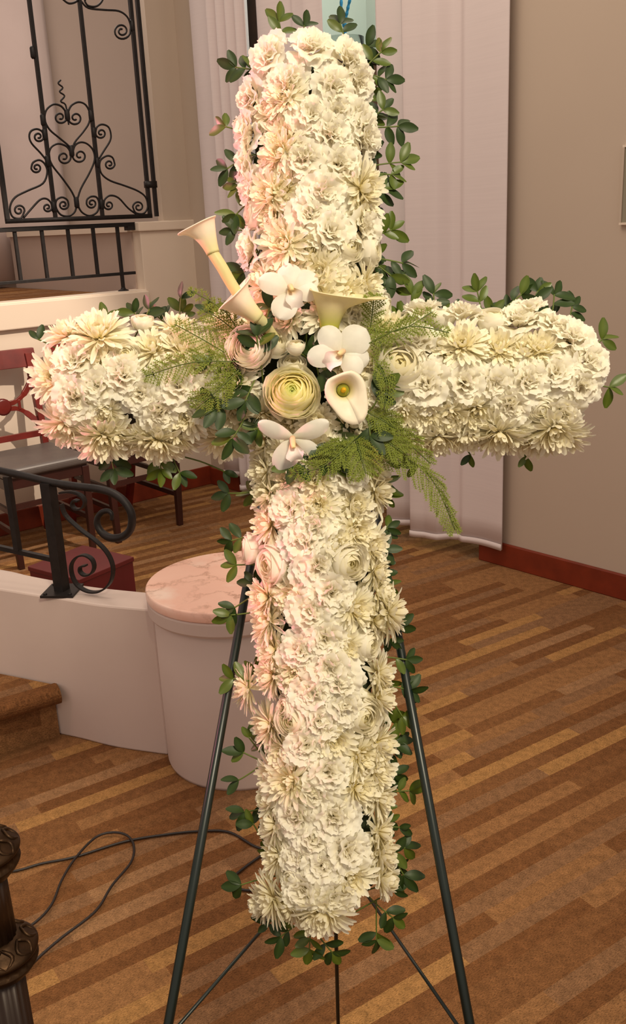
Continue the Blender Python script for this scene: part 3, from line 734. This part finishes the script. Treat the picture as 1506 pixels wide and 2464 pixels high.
def carn_mesh(k, Rc=.037):
    b = B(); rr = random.Random(500+k); N = 25
    for i in range(N):
        f = i/(N-1); el = R(-2+80*f+rr.uniform(-7, 7)); az = i*2.4+rr.uniform(-.3, .3); Lp = Rc*(1-.40*f)*rr.uniform(.9, 1.08); sp_ = R(rr.uniform(34, 46)); ph = rr.uniform(0, 6); am = .0030*rr.uniform(.7, 1.3); fr_ = rr.choice((3.0, 3.7, 4.4))
        d_ = V((math.cos(az)*math.cos(el), math.sin(az)*math.cos(el), math.sin(el))); s_ = V((-math.sin(az), math.cos(az), 0)); u_ = d_.cross(s_)*-1
        u_ = u_ if u_.z > 0 else -u_
        def fn(a, t):
            w_ = a*2-1; th = w_*sp_*(.35+.65*t)
            zig = 1+(.030*math.sin(a*46+ph) if t > .95 else 0)+.03*math.sin(w_*4+ph)*t
            L_ = Lp*(.10+.90*t)*zig*(1-.16*w_*w_*t)
            cup = .10*w_*w_*L_
            return (d_*math.cos(th)+s_*math.sin(th))*L_+u_*(am*t**2.5*math.sin(w_*fr_+ph)*1.2+am*.55*t**4*math.sin(w_*11+ph*2)+.22*L_*math.sin(t*2.6)+cup), .1+.9*t*(1-.2*f)
        b.grid(20, 6, fn)
    return b.mesh('carnation', 'carn')
def rose_mesh(k, Rr=.028, N=22, mat='rose', name='rose', cup=0.0, span=62, innert=10, outert=78, thin=.22):
    b = B(); rr = random.Random(700+k)
    for i in range(N):
        f = i/(N-1); rho = Rr*(thin+(1-thin)*f); az = i*2.4+rr.uniform(-.2, .2); tt = R(innert+(outert-innert)*f**1.1+rr.uniform(-4, 4)-cup); sp_ = R(span+rr.uniform(-6, 10))
        ph = rr.uniform(0, 6); fl_ = .10*f
        def fn(a, t):
            ph_ = az+(a*2-1)*sp_; edge = (a*2-1)**2
            thh = R(150)+(tt+R(14)*edge-R(150))*t
            rr_ = rho*(1+.05*math.sin(ph_*3+ph)*t+fl_*max(0, t-.7)/.3*.6+.03*(a-.5))
            return V((rr_*math.sin(thh)*math.cos(ph_), rr_*math.sin(thh)*math.sin(ph_), rr_*math.cos(thh)*(.95))), min(1, f*1.05)
        b.grid(8, 6, fn)
    return b.mesh(name, mat)
MUM = [mum_mesh(k) for k in range(8)]
MUMC = [mum_mesh(20+k, .030, 10, [(18, 8, 1, .0080), (18, 22, .95, .0078), (17, 36, .88, .0076), (15, 50, .80, .0072), (12, 64, .70, .0068), (9, 76, .62, .0062), (6, 86, .54, .0056)]) for k in range(3)]
CEN = [centre_mesh(k) for k in range(2)]
CAR = [carn_mesh(k) for k in range(6)]
ROS = [rose_mesh(k) for k in range(3)]

def segd(px, py, a, b_):
    ax, ay = a; bx_, by_ = b_; t = max(0, min(1, ((px-ax)*(bx_-ax)+(py-ay)*(by_-ay))/((bx_-ax)**2+(by_-ay)**2)))
    cx, cy = ax+(bx_-ax)*t, ay+(by_-ay)*t; return math.hypot(px-cx, py-cy), px-cx, py-cy
placed = []
def flower(kind, x, y, sc=1.0, lift=0, tilt=None):
    d1 = segd(x, y, SH0, SH1); d2 = segd(x, y, AR0, AR1)
    d_, dx_, dy_ = min(d1, d2)
    hw = 150 if d1[0] <= d2[0] else 165
    q_ = min(1.15, d_/hw)
    an = R(78)*min(1, q_**1.15)+R(U(-9, 9))
    z_ = UN*math.cos(an)+(UX*dx_-UY*dy_)/max(d_, 1)*math.sin(an)+(UX*U(-.14, .14)+UY*U(-.14, .14))
    n_ = .024+lift-.050*q_**2
    p_ = cp(x, y, n_)
    # the head sits a little behind its face
    if kind == 'm':
        o_ = place(random.choice(MUM), p_, z_, U(0, 6.28), sc*U(.93, 1.1)); c_ = inst(random.choice(CEN), o_, Matrix.Identity(4), 'flower_centre')
    elif kind == 'M': o_ = place(random.choice(MUMC), p_, z_, U(0, 6.28), sc*U(.9, 1.05))
    elif kind == 'c': o_ = place(random.choice(CAR), p_, z_, U(0, 6.28), sc*U(.92, 1.1))
    elif kind == 'r': o_ = place(random.choice(ROS), p_+UN*.008, z_, U(0, 6.28), sc*U(.8, .95))
    placed.append((x, y, kind)); return o_
roses = [(305, 858, .75), (345, 775, .7), (840, 600, .9), (893, 606, 1.0), (795, 612, .7), (655, 1358, 1.2), (838, 1355, 1.1), (885, 1550, .9), (872, 1722, 1.1), (705, 1730, 1.0), (920, 745, 1.0), (958, 880, 1.55), (1185, 770, 1.0), (1300, 985, .8), (690, 1700, .7), (610, 515, 1.0), (705, 2105, .8), (700, 1375, .5), (600, 1320, .9), (835, 375, .9), (1060, 765, .8)]
for x, y, s_ in roses: flower('r', x, y, s_, .004)
carn = [(655, 150), (745, 130), (825, 150), (700, 215), (790, 215), (850, 200), (745, 290), (850, 290), (790, 330), (730, 385), (810, 400), (775, 470), (745, 520), (790, 565), (620, 240), (612, 320), (605, 390), (620, 460), (615, 600), (860, 330),
        (755, 1270), (735, 1300), (765, 1360), (790, 1420), (745, 1470), (780, 1530), (730, 1560), (790, 1610), (755, 1660), (815, 1640), (770, 1730), (820, 1700), (745, 1790), (790, 1850), (760, 1905), (800, 1965), (755, 2010), (830, 2040), (775, 2075), (740, 2130), (800, 2150), (720, 1960),
        (235, 935), (300, 905), (345, 950), (430, 930), (495, 950), (390, 985), (180, 880), (185, 960),
        (1020, 770), (1110, 770), (1270, 765), (1245, 790), (1030, 925), (1110, 920), (1190, 925), (1265, 920), (1340, 900), (1370, 830), (1390, 930), (1405, 880), (1350, 980), (1000, 830), (1330, 800), (1230, 970)]
for x, y in carn: flower('c', x+U(-4, 4), y+U(-4, 4), 1.0)
def far(x, y, dmin):
    return all(math.hypot(x-a, y-b_) > dmin for a, b_, k in placed)
# mums: shaft columns, flanks, arm rows and ends
cand = []
y = 130
while y < 2150:
    ax = SH0[0]+(y-SH0[1])*(SH1[0]-SH0[0])/(SH1[1]-SH0[1]); hw = 112 if y < 800 else 124
    for q_ in (-hw, -hw*.58, 0, hw*.58, hw): cand.append((ax+q_+U(-7, 7), y+U(-12, 12)+(22 if abs(q_) < 100 else 0)))
    y += 62
for ax0, ax1 in ((170, 560), (930, 1385)):
    x = ax0
    while x < ax1:
        for q_ in (-128, -72, 0, 70, 128): cand.append((x+U(-12, 12)+(25 if abs(q_) < 100 else 0), 920+q_+U(-7, 7)))
        x += 62
cand += [(142, 850), (135, 910), (135, 970), (160, 1020), (165, 810), (1410, 830), (1425, 890), (1425, 950), (1400, 1000), (700, 112), (790, 112), (745, 105), (700, 2175), (760, 2195), (830, 2185), (870, 2140), (650, 2120), (640, 2170)]
random.shuffle(cand)
for x, y in cand:
    if math.hypot(x-715, y-900) < 105: continue
    if 560 < x < 935 and 760 < y < 1080 and rnd() < .35: continue
    if not far(x, y, 54): continue
    k = 'm'
    if rnd() < .12: k = 'M'
    if x > 1290 and y < 960: k = 'c' if rnd() < .6 else 'M'
    flower(k, x, y, .98)
for x, y in ((1352, 815), (1375, 870), (1300, 845), (1385, 800), (1330, 860), (600, 1655), (925, 1650), (640, 1650)):
    if far(x, y, 38): flower('m', x, y, .95)
for k in range(2600):
    if k % 2: x, y = U(600, 930), U(1110, 2160)
    else: x, y = (U(610, 880), U(120, 760)) if rnd() < .5 else (U(150, 1400), U(800, 1050))
    d1 = segd(x, y, SH0, SH1)[0]; d2 = segd(x, y, AR0, AR1)[0]
    if not (d1 < (112 if y < 800 else 130) or d2 < 132): continue
    if math.hypot(x-715, y-900) < 110 or not far(x, y, 51): continue
    flower('m' if rnd() < .8 else 'c', x, y, .95)
# hand-set flowers the picture makes easy to recognise
for x, y, k, s_ in ((690, 592, 'm', 1.15), (865, 455, 'm', 1.1), (655, 470, 'm', 1.1), (690, 235, 'm', .9), (680, 370, 'm', 1.0), (930, 1475, 'm', 1.1), (700, 1880, 'm', 1.1), (660, 2160, 'm', 1.0), (780, 2190, 'm', 1.15), (250, 1050, 'm', 1.1), (380, 1060, 'm', 1.1), (240, 815, 'm', 1.3), (1110, 835, 'm', 1.0), (1200, 1040, 'm', 1.1), (1330, 1030, 'm', 1.1)):
    flower(k, x, y, s_, .010)

# ---------------------------------------------------------------- central spray
def ranun(x, y, n_, dir_, Rr, mat):
    me = rose_mesh(int(x), Rr, 44, mat, 'ranunculus', 0, 72, 6, 86, .14); o_ = place(me, cp(x, y, n_), dir_, .4); return o_
o = ranun(703, 945, .052, UN+UY*.25, .0365, 'ranun'); o['label'] = 'large pale yellow ranunculus at the centre'
o = ranun(600, 838, .045, UN*.95-UX*.22+UY*.08, .0310, 'ranunp'); o['label'] = 'blush cream ranunculus'
o = place(rose_mesh(91, .014, 16), cp(712, 832, .05), UY*.8+UN*.5, 0, .95, 'rose_bud'); o['label'] = 'closed cream bud'
o = place(rose_mesh(92, .022, 20), cp(660, 825, .03), UX*.4+UY*.4+UN*.6, 0, 1, 'rose')
o = place(rose_mesh(93, .020, 16), cp(705, 878, .03), UY*.6+UN*.6, 0, 1, 'rose')

def calla(stem, mouth, axis, tipdir, r0, Lf, tip_len, mat='calla', label=None, rim=.25):
    """stem: list of points ending at mouth base; funnel opens along axis"""
    axis = axis.normalized(); td = (tipdir-axis*tipdir.dot(axis)).normalized(); sd = axis.cross(td)
    b = B(); n_a, n_t = 36, 18; L_in = axis.dot(UN) > .8
    def fn(a, t):
        th = a*2*math.pi; c = math.cos(th); tipk = max(0, c)**5
        rr_ = r0*(.36+.64*t**1.5)*(1+.30*tipk*t**3)
        h_ = Lf*t*(1-.10*c*t)+.0
        rr_ += r0*rim*max(0, t-.78)/.22*(.6+.4*c)
        h_ -= Lf*rim*1.0*(max(0, t-.82)/.18)**2*(.8-.3*c)
        rr_ += tip_len*tipk*max(0, t-.6)/.4
        if c < -.75: rr_ *= 1-.18*t*(-c-.75)/.25
        p_ = mouth+axis*h_+(td*math.cos(th)+sd*math.sin(th))*rr_
        return p_, min(1, (0.0 if L_in else .30)+t*(1.6 if L_in else 1.15))
    b.grid(n_a, n_t, fn)
    o_ = b.obj('calla_lily', mat, cross, True)
    md = o_.modifiers.new('thick', 'SOLIDIFY'); md.thickness = .0012; md.offset = 0
    if label: o_['label'] = label
    st_ = crom(stem+[mouth, mouth+axis*.006], 6); k = len(st_)
    s2 = B().tube(st_, [.0068+(r0*.35-.0068)*(i/(k-1)) for i in range(k)], 12); s2.t = [.02 if L_in else .34 for i in range(len(s2.v))]
    s2.obj('stalk', mat, o_, True)
    s3 = B().tube([mouth+axis*.004, mouth+axis*Lf*.45, mouth+axis*Lf*.62], [.0036, .0034, .0018], 8); s3.t = [0]*len(s3.v)
    s3.obj('spadix', 'spadix', o_, True)
    return o_
# upper left calla, seen from the side
calla([cp(640, 800, .03), cp(592, 735, .058), cp(558, 685, .072), cp(535, 645, .080)], cp(513, 610, .083), UX*-.34+UY*.92+UN*.14, UX*-.9+UN*.2, .0215, .042, .003, label='tall cream calla, highest of the spray', rim=.13)
calla([cp(662, 815, .03), cp(640, 785, .05)], cp(622, 766, .062), UX*-.78+UY*.62+UN*.35, UY*.8-UX*.4, .0240, .048, .006, label='cream calla opening to the left', rim=.14)
calla([cp(772, 850, .02), cp(782, 820, .03)], cp(792, 790, .036), UX*.05+UY*.85+UN*.28, UX*.97+UY*.1+UN*.1, .0330, .050, .026, 'callag', label='cream calla with green back and long pointed tip', rim=.10)
calla([cp(815, 950, .0), cp(822, 945, .020)], cp(824, 940, .043), UN*.95+UX*.10-UY*.04, -UY*.92+UX*.38, .0235, .028, .012, label='small round calla facing forward', rim=.22)

def orchid(x, y, n_, nrm, petals, lipdir, label):
    c_ = cp(x, y, n_); root = None
    nrm = nrm.normalized()
    lb = B(); ld = lipdir.normalized(); ls = nrm.cross(ld).normalized()
    def fl(a, t):
        w_ = (a*2-1); wd = .011*math.sin(min(1, t*1.15)*math.pi*.62+.25)*(1+.12*math.sin(t*9+w_*4)); up = .010*(w_*w_)*(1-t*.5)+.012*math.sin(t*2.2)-.016*max(0, t-.6)
        return ld*(t*.026)+ls*(w_*wd)+nrm*(up+.002), t
    lb.grid(8, 8, fl); lip = lb.obj('orchid', 'orchlip', cross, True); lip.location = c_; lip['label'] = label
    for (ang, ln, wd, lift) in petals:
        d_ = (UX*math.cos(R(ang))+UY*math.sin(R(ang))); d_ = (d_-nrm*d_.dot(nrm)).normalized(); s_ = nrm.cross(d_); b = B()
        def fp_(a, t):
            w_ = a*2-1; t = (1-math.cos(math.pi*t))/2; prof_ = max(.18*(1-t), math.sqrt(max(0, 1-((t-.58)/.42)**2)) if t > .58 else .25+.75*math.sin(t/.58*math.pi/2))
            return d_*(t*ln)+s_*(w_*wd*.5*prof_)+nrm*(lift*t+.10*ln*math.sin(t*3)-.12*wd*w_*w_), t
        b.grid(8, 12, fp_); b.obj('petal', 'orchid', lip, True)
    cb = B(); q_ = crom([V((0, 0, 0)), nrm*.009-ld*.003, nrm*.016+ld*.002, nrm*.019+ld*.006], 4)
    cb.tube(q_, [.0028+.0010*math.sin(i*.3) for i in range(len(q_))], 10); cb.t = [i//10/len(q_) for i in range(len(cb.v))]
    cb.obj('column', 'orchcol', lip, True)
orchid(700, 700, .050, UN+UY*.1, [(160, .044, .030, .004), (95, .038, .032, -.002), (35, .040, .032, -.002), (250, .042, .034, .008), (-5, .036, .026, .002)], -UY+UX*.35, 'white orchid, uppermost')
orchid(820, 852, .052, UN+UX*.05, [(125, .042, .032, .002), (45, .046, .040, .002), (188, .044, .030, .006), (-45, .036, .028, .002), (-10, .038, .030, -.004)], -UX*.75-UY*.65, 'white orchid beside the large ranunculus')
orchid(705, 1055, .045, UN*.9-UY*.4, [(150, .050, .022, .006), (30, .052, .024, .006), (250, .048, .034, .008), (-35, .040, .022, .004)], -UY+UX*.2, 'white orchid hanging below the large ranunculus')

# ---------------------------------------------------------------- leaf sprigs
def leaf_mesh(k, mat):
    b = B(); rr = random.Random(900+k); cv = rr.uniform(.1, .5)
    def fn(a, t):
        w_ = a*2-1; prof_ = (math.sin(math.pi*min(.97, t)**1.15)**.62)*.5 if 0 < t else .02
        return V((t, w_*prof_*.50, .10*abs(w_)*prof_-cv*t*t*.5+.02*math.sin(t*6))), .3+.7*(1-abs(w_))
    b.grid(4, 8, fn); return b.mesh('leaf', mat)
LD = [leaf_mesh(k, 'leafd') for k in range(4)]; LLt = [leaf_mesh(10+k, 'leafl') for k in range(4)]
def sprig(x, y, ang, ln=.04, nl=5, light=False, n_=-.035, lsz=.026, nd=None):
    d_ = UX*math.cos(R(ang))+UY*math.sin(R(ang)); d_ = d_+UN*U(-.15, .15) if nd is None else d_+UN*nd
    d_.normalize()
    start = cp(x, y, n_)-d_*.042 if nd is None else cp(x, y, n_-.02)-d_*.03
    sid = d_.cross(UN).normalized(); bend = sid*U(-.006, .006)
    P = [start, start+d_*.03+UN*(.018 if nd else 0), start+d_*(.03+ln*.5)+bend+UN*(.02 if nd else 0), start+d_*(.03+ln*.85)+bend*2+UN*(.02 if nd else 0)]
    tb = B().tube(crom([p_-start for p_ in P], 3), .0011, 5); tb.t = [.5]*len(tb.v)
    s_ = tb.obj('leaf_sprig', 'stem', cross, True); s_.location = start
    for i in range(nl):
        last = i == 0
        f = .95 if i < 3 else (.55 if i < 5 else .25)
        pp = P[1]+(P[3]-P[1])*f-start
        sa = 0 if last else (1 if i % 2 else -1)*R(U(42, 68))
        dl = (d_*math.cos(sa)+sid*math.sin(sa)+UN*U(-.35, .5)).normalized()
        nrm = (UN*U(.5, 1)+sid*U(-.6, .6)+UY*U(-.2, .4)); nrm = (nrm-dl*nrm.dot(dl)).normalized()
        m4 = Matrix((dl, nrm.cross(dl), nrm)).transposed().to_4x4()
        inst(random.choice(LLt if (light or rnd() < .15) else LD), s_, Matrix.Translation(pp) @ m4 @ Matrix.Scale(lsz*U(.8, 1.15), 4), 'leaf')
SPR = [(683, 95, 80, 5), (745, 88, 75, 3), (832, 85, 85, 5), (852, 105, 20, 3), (600, 165, 165, 6), (578, 310, 140, 4), (580, 380, 195, 5), (590, 425, 220, 4), (592, 490, 220, 3), (605, 555, 190, 4), (608, 635, 200, 3),
       (880, 155, 60, 5), (905, 178, 5, 6), (900, 275, 50, 5), (915, 310, -10, 5), (920, 392, 20, 5), (905, 420, -20, 4), (905, 475, 25, 4), (915, 560, 35, 5), (925, 620, 10, 4), (915, 640, -25, 4), (915, 700, 45, 5),
       (985, 735, 110, 4), (1050, 738, 65, 5), (1155, 740, 110, 5), (1225, 735, 30, 5), (1275, 730, 80, 4), (1335, 745, 60, 4), (1430, 840, 20, 3), (1435, 930, -30, 3), (1110, 1070, -80, 2), (1005, 1085, -120, 2), (1235, 1075, -70, 2),
       (350, 765, 60, 4), (430, 755, 95, 2), (262, 790, 100, 2), (130, 830, 135, 2), (265, 1095, -85, 5), (385, 1095, -80, 5), (415, 1100, -60, 4), (500, 1115, -15, 2),
       (915, 1110, 10, 5), (915, 1170, -60, 5), (905, 1335, 5, 5), (905, 1365, -50, 4), (925, 1525, 35, 3), (940, 1580, 0, 4), (960, 1650, 5, 5), (950, 1690, -40, 4), (925, 1750, -60, 3), (925, 1805, 20, 3), (925, 1870, 30, 4), (945, 1905, 0, 5), (930, 1985, 20, 2), (940, 2060, 10, 5), (955, 2075, -50, 3), (915, 2160, 30, 3), (920, 2190, -45, 5), (905, 2240, -90, 5),
       (580, 1190, 195, 3), (590, 1290, 185, 5), (605, 1358, 180, 3), (600, 1440, 215, 3), (595, 1480, 205, 3), (600, 1640, 180, 4), (610, 1825, 165, 3), (620, 1800, 120, 2), (610, 1860, 230, 2), (625, 1950, 200, 3), (625, 2010, 120, 4), (620, 2115, 190, 3),
       (700, 2230, 200, 6), (745, 2245, 260, 6), (770, 2260, -60, 5), (690, 2215, 180, 4)]
for x, y, a_, nl in SPR: sprig(x, y, a_, U(.028, .045), nl, lsz=.026 if nl > 2 else .022, light=rnd() < .25)
for x, y, a_, nl, n_, ls in ((628, 868, 95, 7, .055, .030), (612, 925, 250, 6, .045, .030), (560, 985, 195, 6, .045, .030), (585, 1020, 255, 5, .045, .028), (738, 812, 85, 6, .020, .034), (755, 775, 60, 4, .02, .030),
                             (765, 900, 95, 4, .04, .030), (745, 870, -40, 3, .035, .026), (893, 985, 40, 5, .045, .030), (880, 1010, -50, 5, .04, .034), (822, 1060, 250, 5, .035, .036), (790, 1040, -60, 5, .03, .034), (545, 885, 150, 3, .035, .022), (590, 960, 130, 5, .03, .03),
                             (650, 1000, 230, 4, .02, .03), (850, 1040, -20, 5, .02, .034), (790, 1010, -15, 4, .02, .03), (640, 800, 100, 4, .02, .03), (735, 1085, 250, 3, .03, .03)):
    sprig(x, y, a_, U(.022, .034), nl, n_=n_, lsz=ls, nd=.2)

for y in range(150, 2200, 74):
    if 700 < y < 1130: continue
    ax = SH0[0]+(y-SH0[1])*.0216; w2 = 128 if y < 800 else 145
    for sg_ in (-1, 1):
        if sg_ < 0 and y > 1200 and rnd() < .5: continue
        sprig(ax+sg_*(w2+U(-8, 14)), y+U(-25, 25), (0 if sg_ > 0 else 180)+U(-60, 60), U(.016, .026), 4, n_=-.052, lsz=.023, light=rnd() < .3)
for x in list(range(960, 1400, 70))+list(range(330, 520, 60)):
    sprig(x, 762+U(-6, 6), 90+U(-50, 50), U(.016, .026), 4, n_=-.052, lsz=.023, light=rnd() < .3)

# ---------------------------------------------------------------- feathery fern fronds
def fern(p0, p1, sag=(0, 0), wid=.05, n0=.05, n1=.07, dens=26, droop=0, seed=0, tipk=1.0):
    rr = random.Random(seed); A_ = cp(p0[0], p0[1], n0); Z_ = cp(p1[0], p1[1], n1)
    mid = (A_+Z_)/2+UX*sag[0]*PX-UY*sag[1]*PX+UN*.008
    C_ = crom([A_, mid, Z_], 12); b = B().tube([p_-A_ for p_ in C_], .0008, 4); b.t = [.2]*len(b.v)
    lf = B(); n_ = len(C_)
    for i in range(dens):
        t = .12+.88*i/dens; k = min(n_-2, int(t*(n_-1))); p_ = C_[k]+(C_[k+1]-C_[k])*(t*(n_-1)-k); d_ = (C_[k+1]-C_[k]).normalized()
        sd = d_.cross(UN).normalized()
        for sg_ in (-1, 1):
            ln = wid*(math.sin(math.pi*min(1, .18+t*.80))**.7)*rr.uniform(.7, 1.1)
            dd = (d_*rr.uniform(.5, .9)+sd*sg_*rr.uniform(.7, 1.1)+UN*rr.uniform(-.2, .3)-UY*droop*rr.uniform(.6, 1.2)).normalized()
            q0 = p_-A_; m_ = max(3, int(ln/.0030)); s2 = dd.cross(UN).normalized(); cur = q0.copy(); dc = dd.copy()
            for j in range(m_):
                nx = cur+dc*(ln/m_); dc = (dc+d_*.04-UY*.03*(1+droop)+V((rr.uniform(-.06, .06), rr.uniform(-.06, .06), rr.uniform(-.06, .06)))).normalized()
                w_ = s2*.0004; n1_ = len(lf.v)
                lf.v += [cur-w_, cur+w_, nx+w_, nx-w_]; lf.t += [.2]*4; lf.f.append((n1_, n1_+1, n1_+2, n1_+3))
                for e in (-1, 0, 1):
                    if j == 0 and e == 0: continue
                    nd = (dc*rr.uniform(.5, .9)+s2*e*rr.uniform(.6, 1)+UN*rr.uniform(-.5, .6)).normalized(); l_ = .0058*rr.uniform(.7, 1.3)*(1-.4*j/m_); ww = nd.cross(UN).normalized()*.0006
                    n1_ = len(lf.v); lf.v += [nx-ww, nx+ww, nx+nd*l_]; lf.t += [.3, .3, rr.uniform(.5, 1)]; lf.f.append((n1_, n1_+1, n1_+2))
                cur = nx
    s_ = b.obj('fern_frond', 'stem', cross, True); s_.location = A_
    q_ = lf.obj('needles', 'fern', s_, False); q_['kind'] = 'stuff'
fern((575, 870), (350, 905), (0, -12), .026, .05, .045, 22, seed=1)
fern((575, 890), (470, 985), (-5, 10), .028, .05, .045, 18, seed=2)
fern((590, 820), (490, 745), (0, -5), .026, .03, .04, 16, seed=3)
fern((590, 830), (452, 695), (20, -10), .012, .03, .05, 12, seed=4)
fern((560, 860), (420, 780), (0, 0), .022, .03, .04, 14, seed=5)
fern((880, 830), (1080, 800), (0, -25), .016, .05, .055, 16, seed=6)
fern((890, 800), (900, 710), (0, 0), .020, .025, .035, 14, seed=7)
fern((890, 800), (1040, 750), (0, 20), .022, .035, .045, 16, seed=9)
fern((900, 860), (925, 980), (15, 0), .016, .05, .055, 16, seed=10)
fern((860, 1050), (700, 1140), (0, 25), .020, .045, .045, 16, seed=11)
fern((850, 1040), (880, 1140), (0, 0), .036, .035, .05, 22, seed=12)
fern((830, 1050), (780, 1120), (0, 0), .030, .035, .045, 18, seed=13)
fern((880, 1030), (970, 1090), (0, 0), .030, .03, .04, 20, seed=14)
fern((880, 1060), (1095, 1275), (35, -30), .038, .02, .0, 30, droop=.8, seed=15)
fern((890, 1010), (1035, 1115), (0, -10), .032, .02, .01, 20, droop=.3, seed=16)
fern((880, 990), (950, 1030), (0, 0), .026, .035, .04, 16, seed=17)
fern((905, 900), (900, 790), (15, 0), .020, .035, .04, 14, seed=18)
fern((600, 930), (520, 900), (0, 0), .030, .03, .035, 14, seed=19)

bpy.context.view_layer.update()
print('TRIS', sum(len(m_.polygons)*2 for m_ in bpy.data.meshes), 'OBJ', len(bpy.data.objects), 'FLOWERS', len(placed))
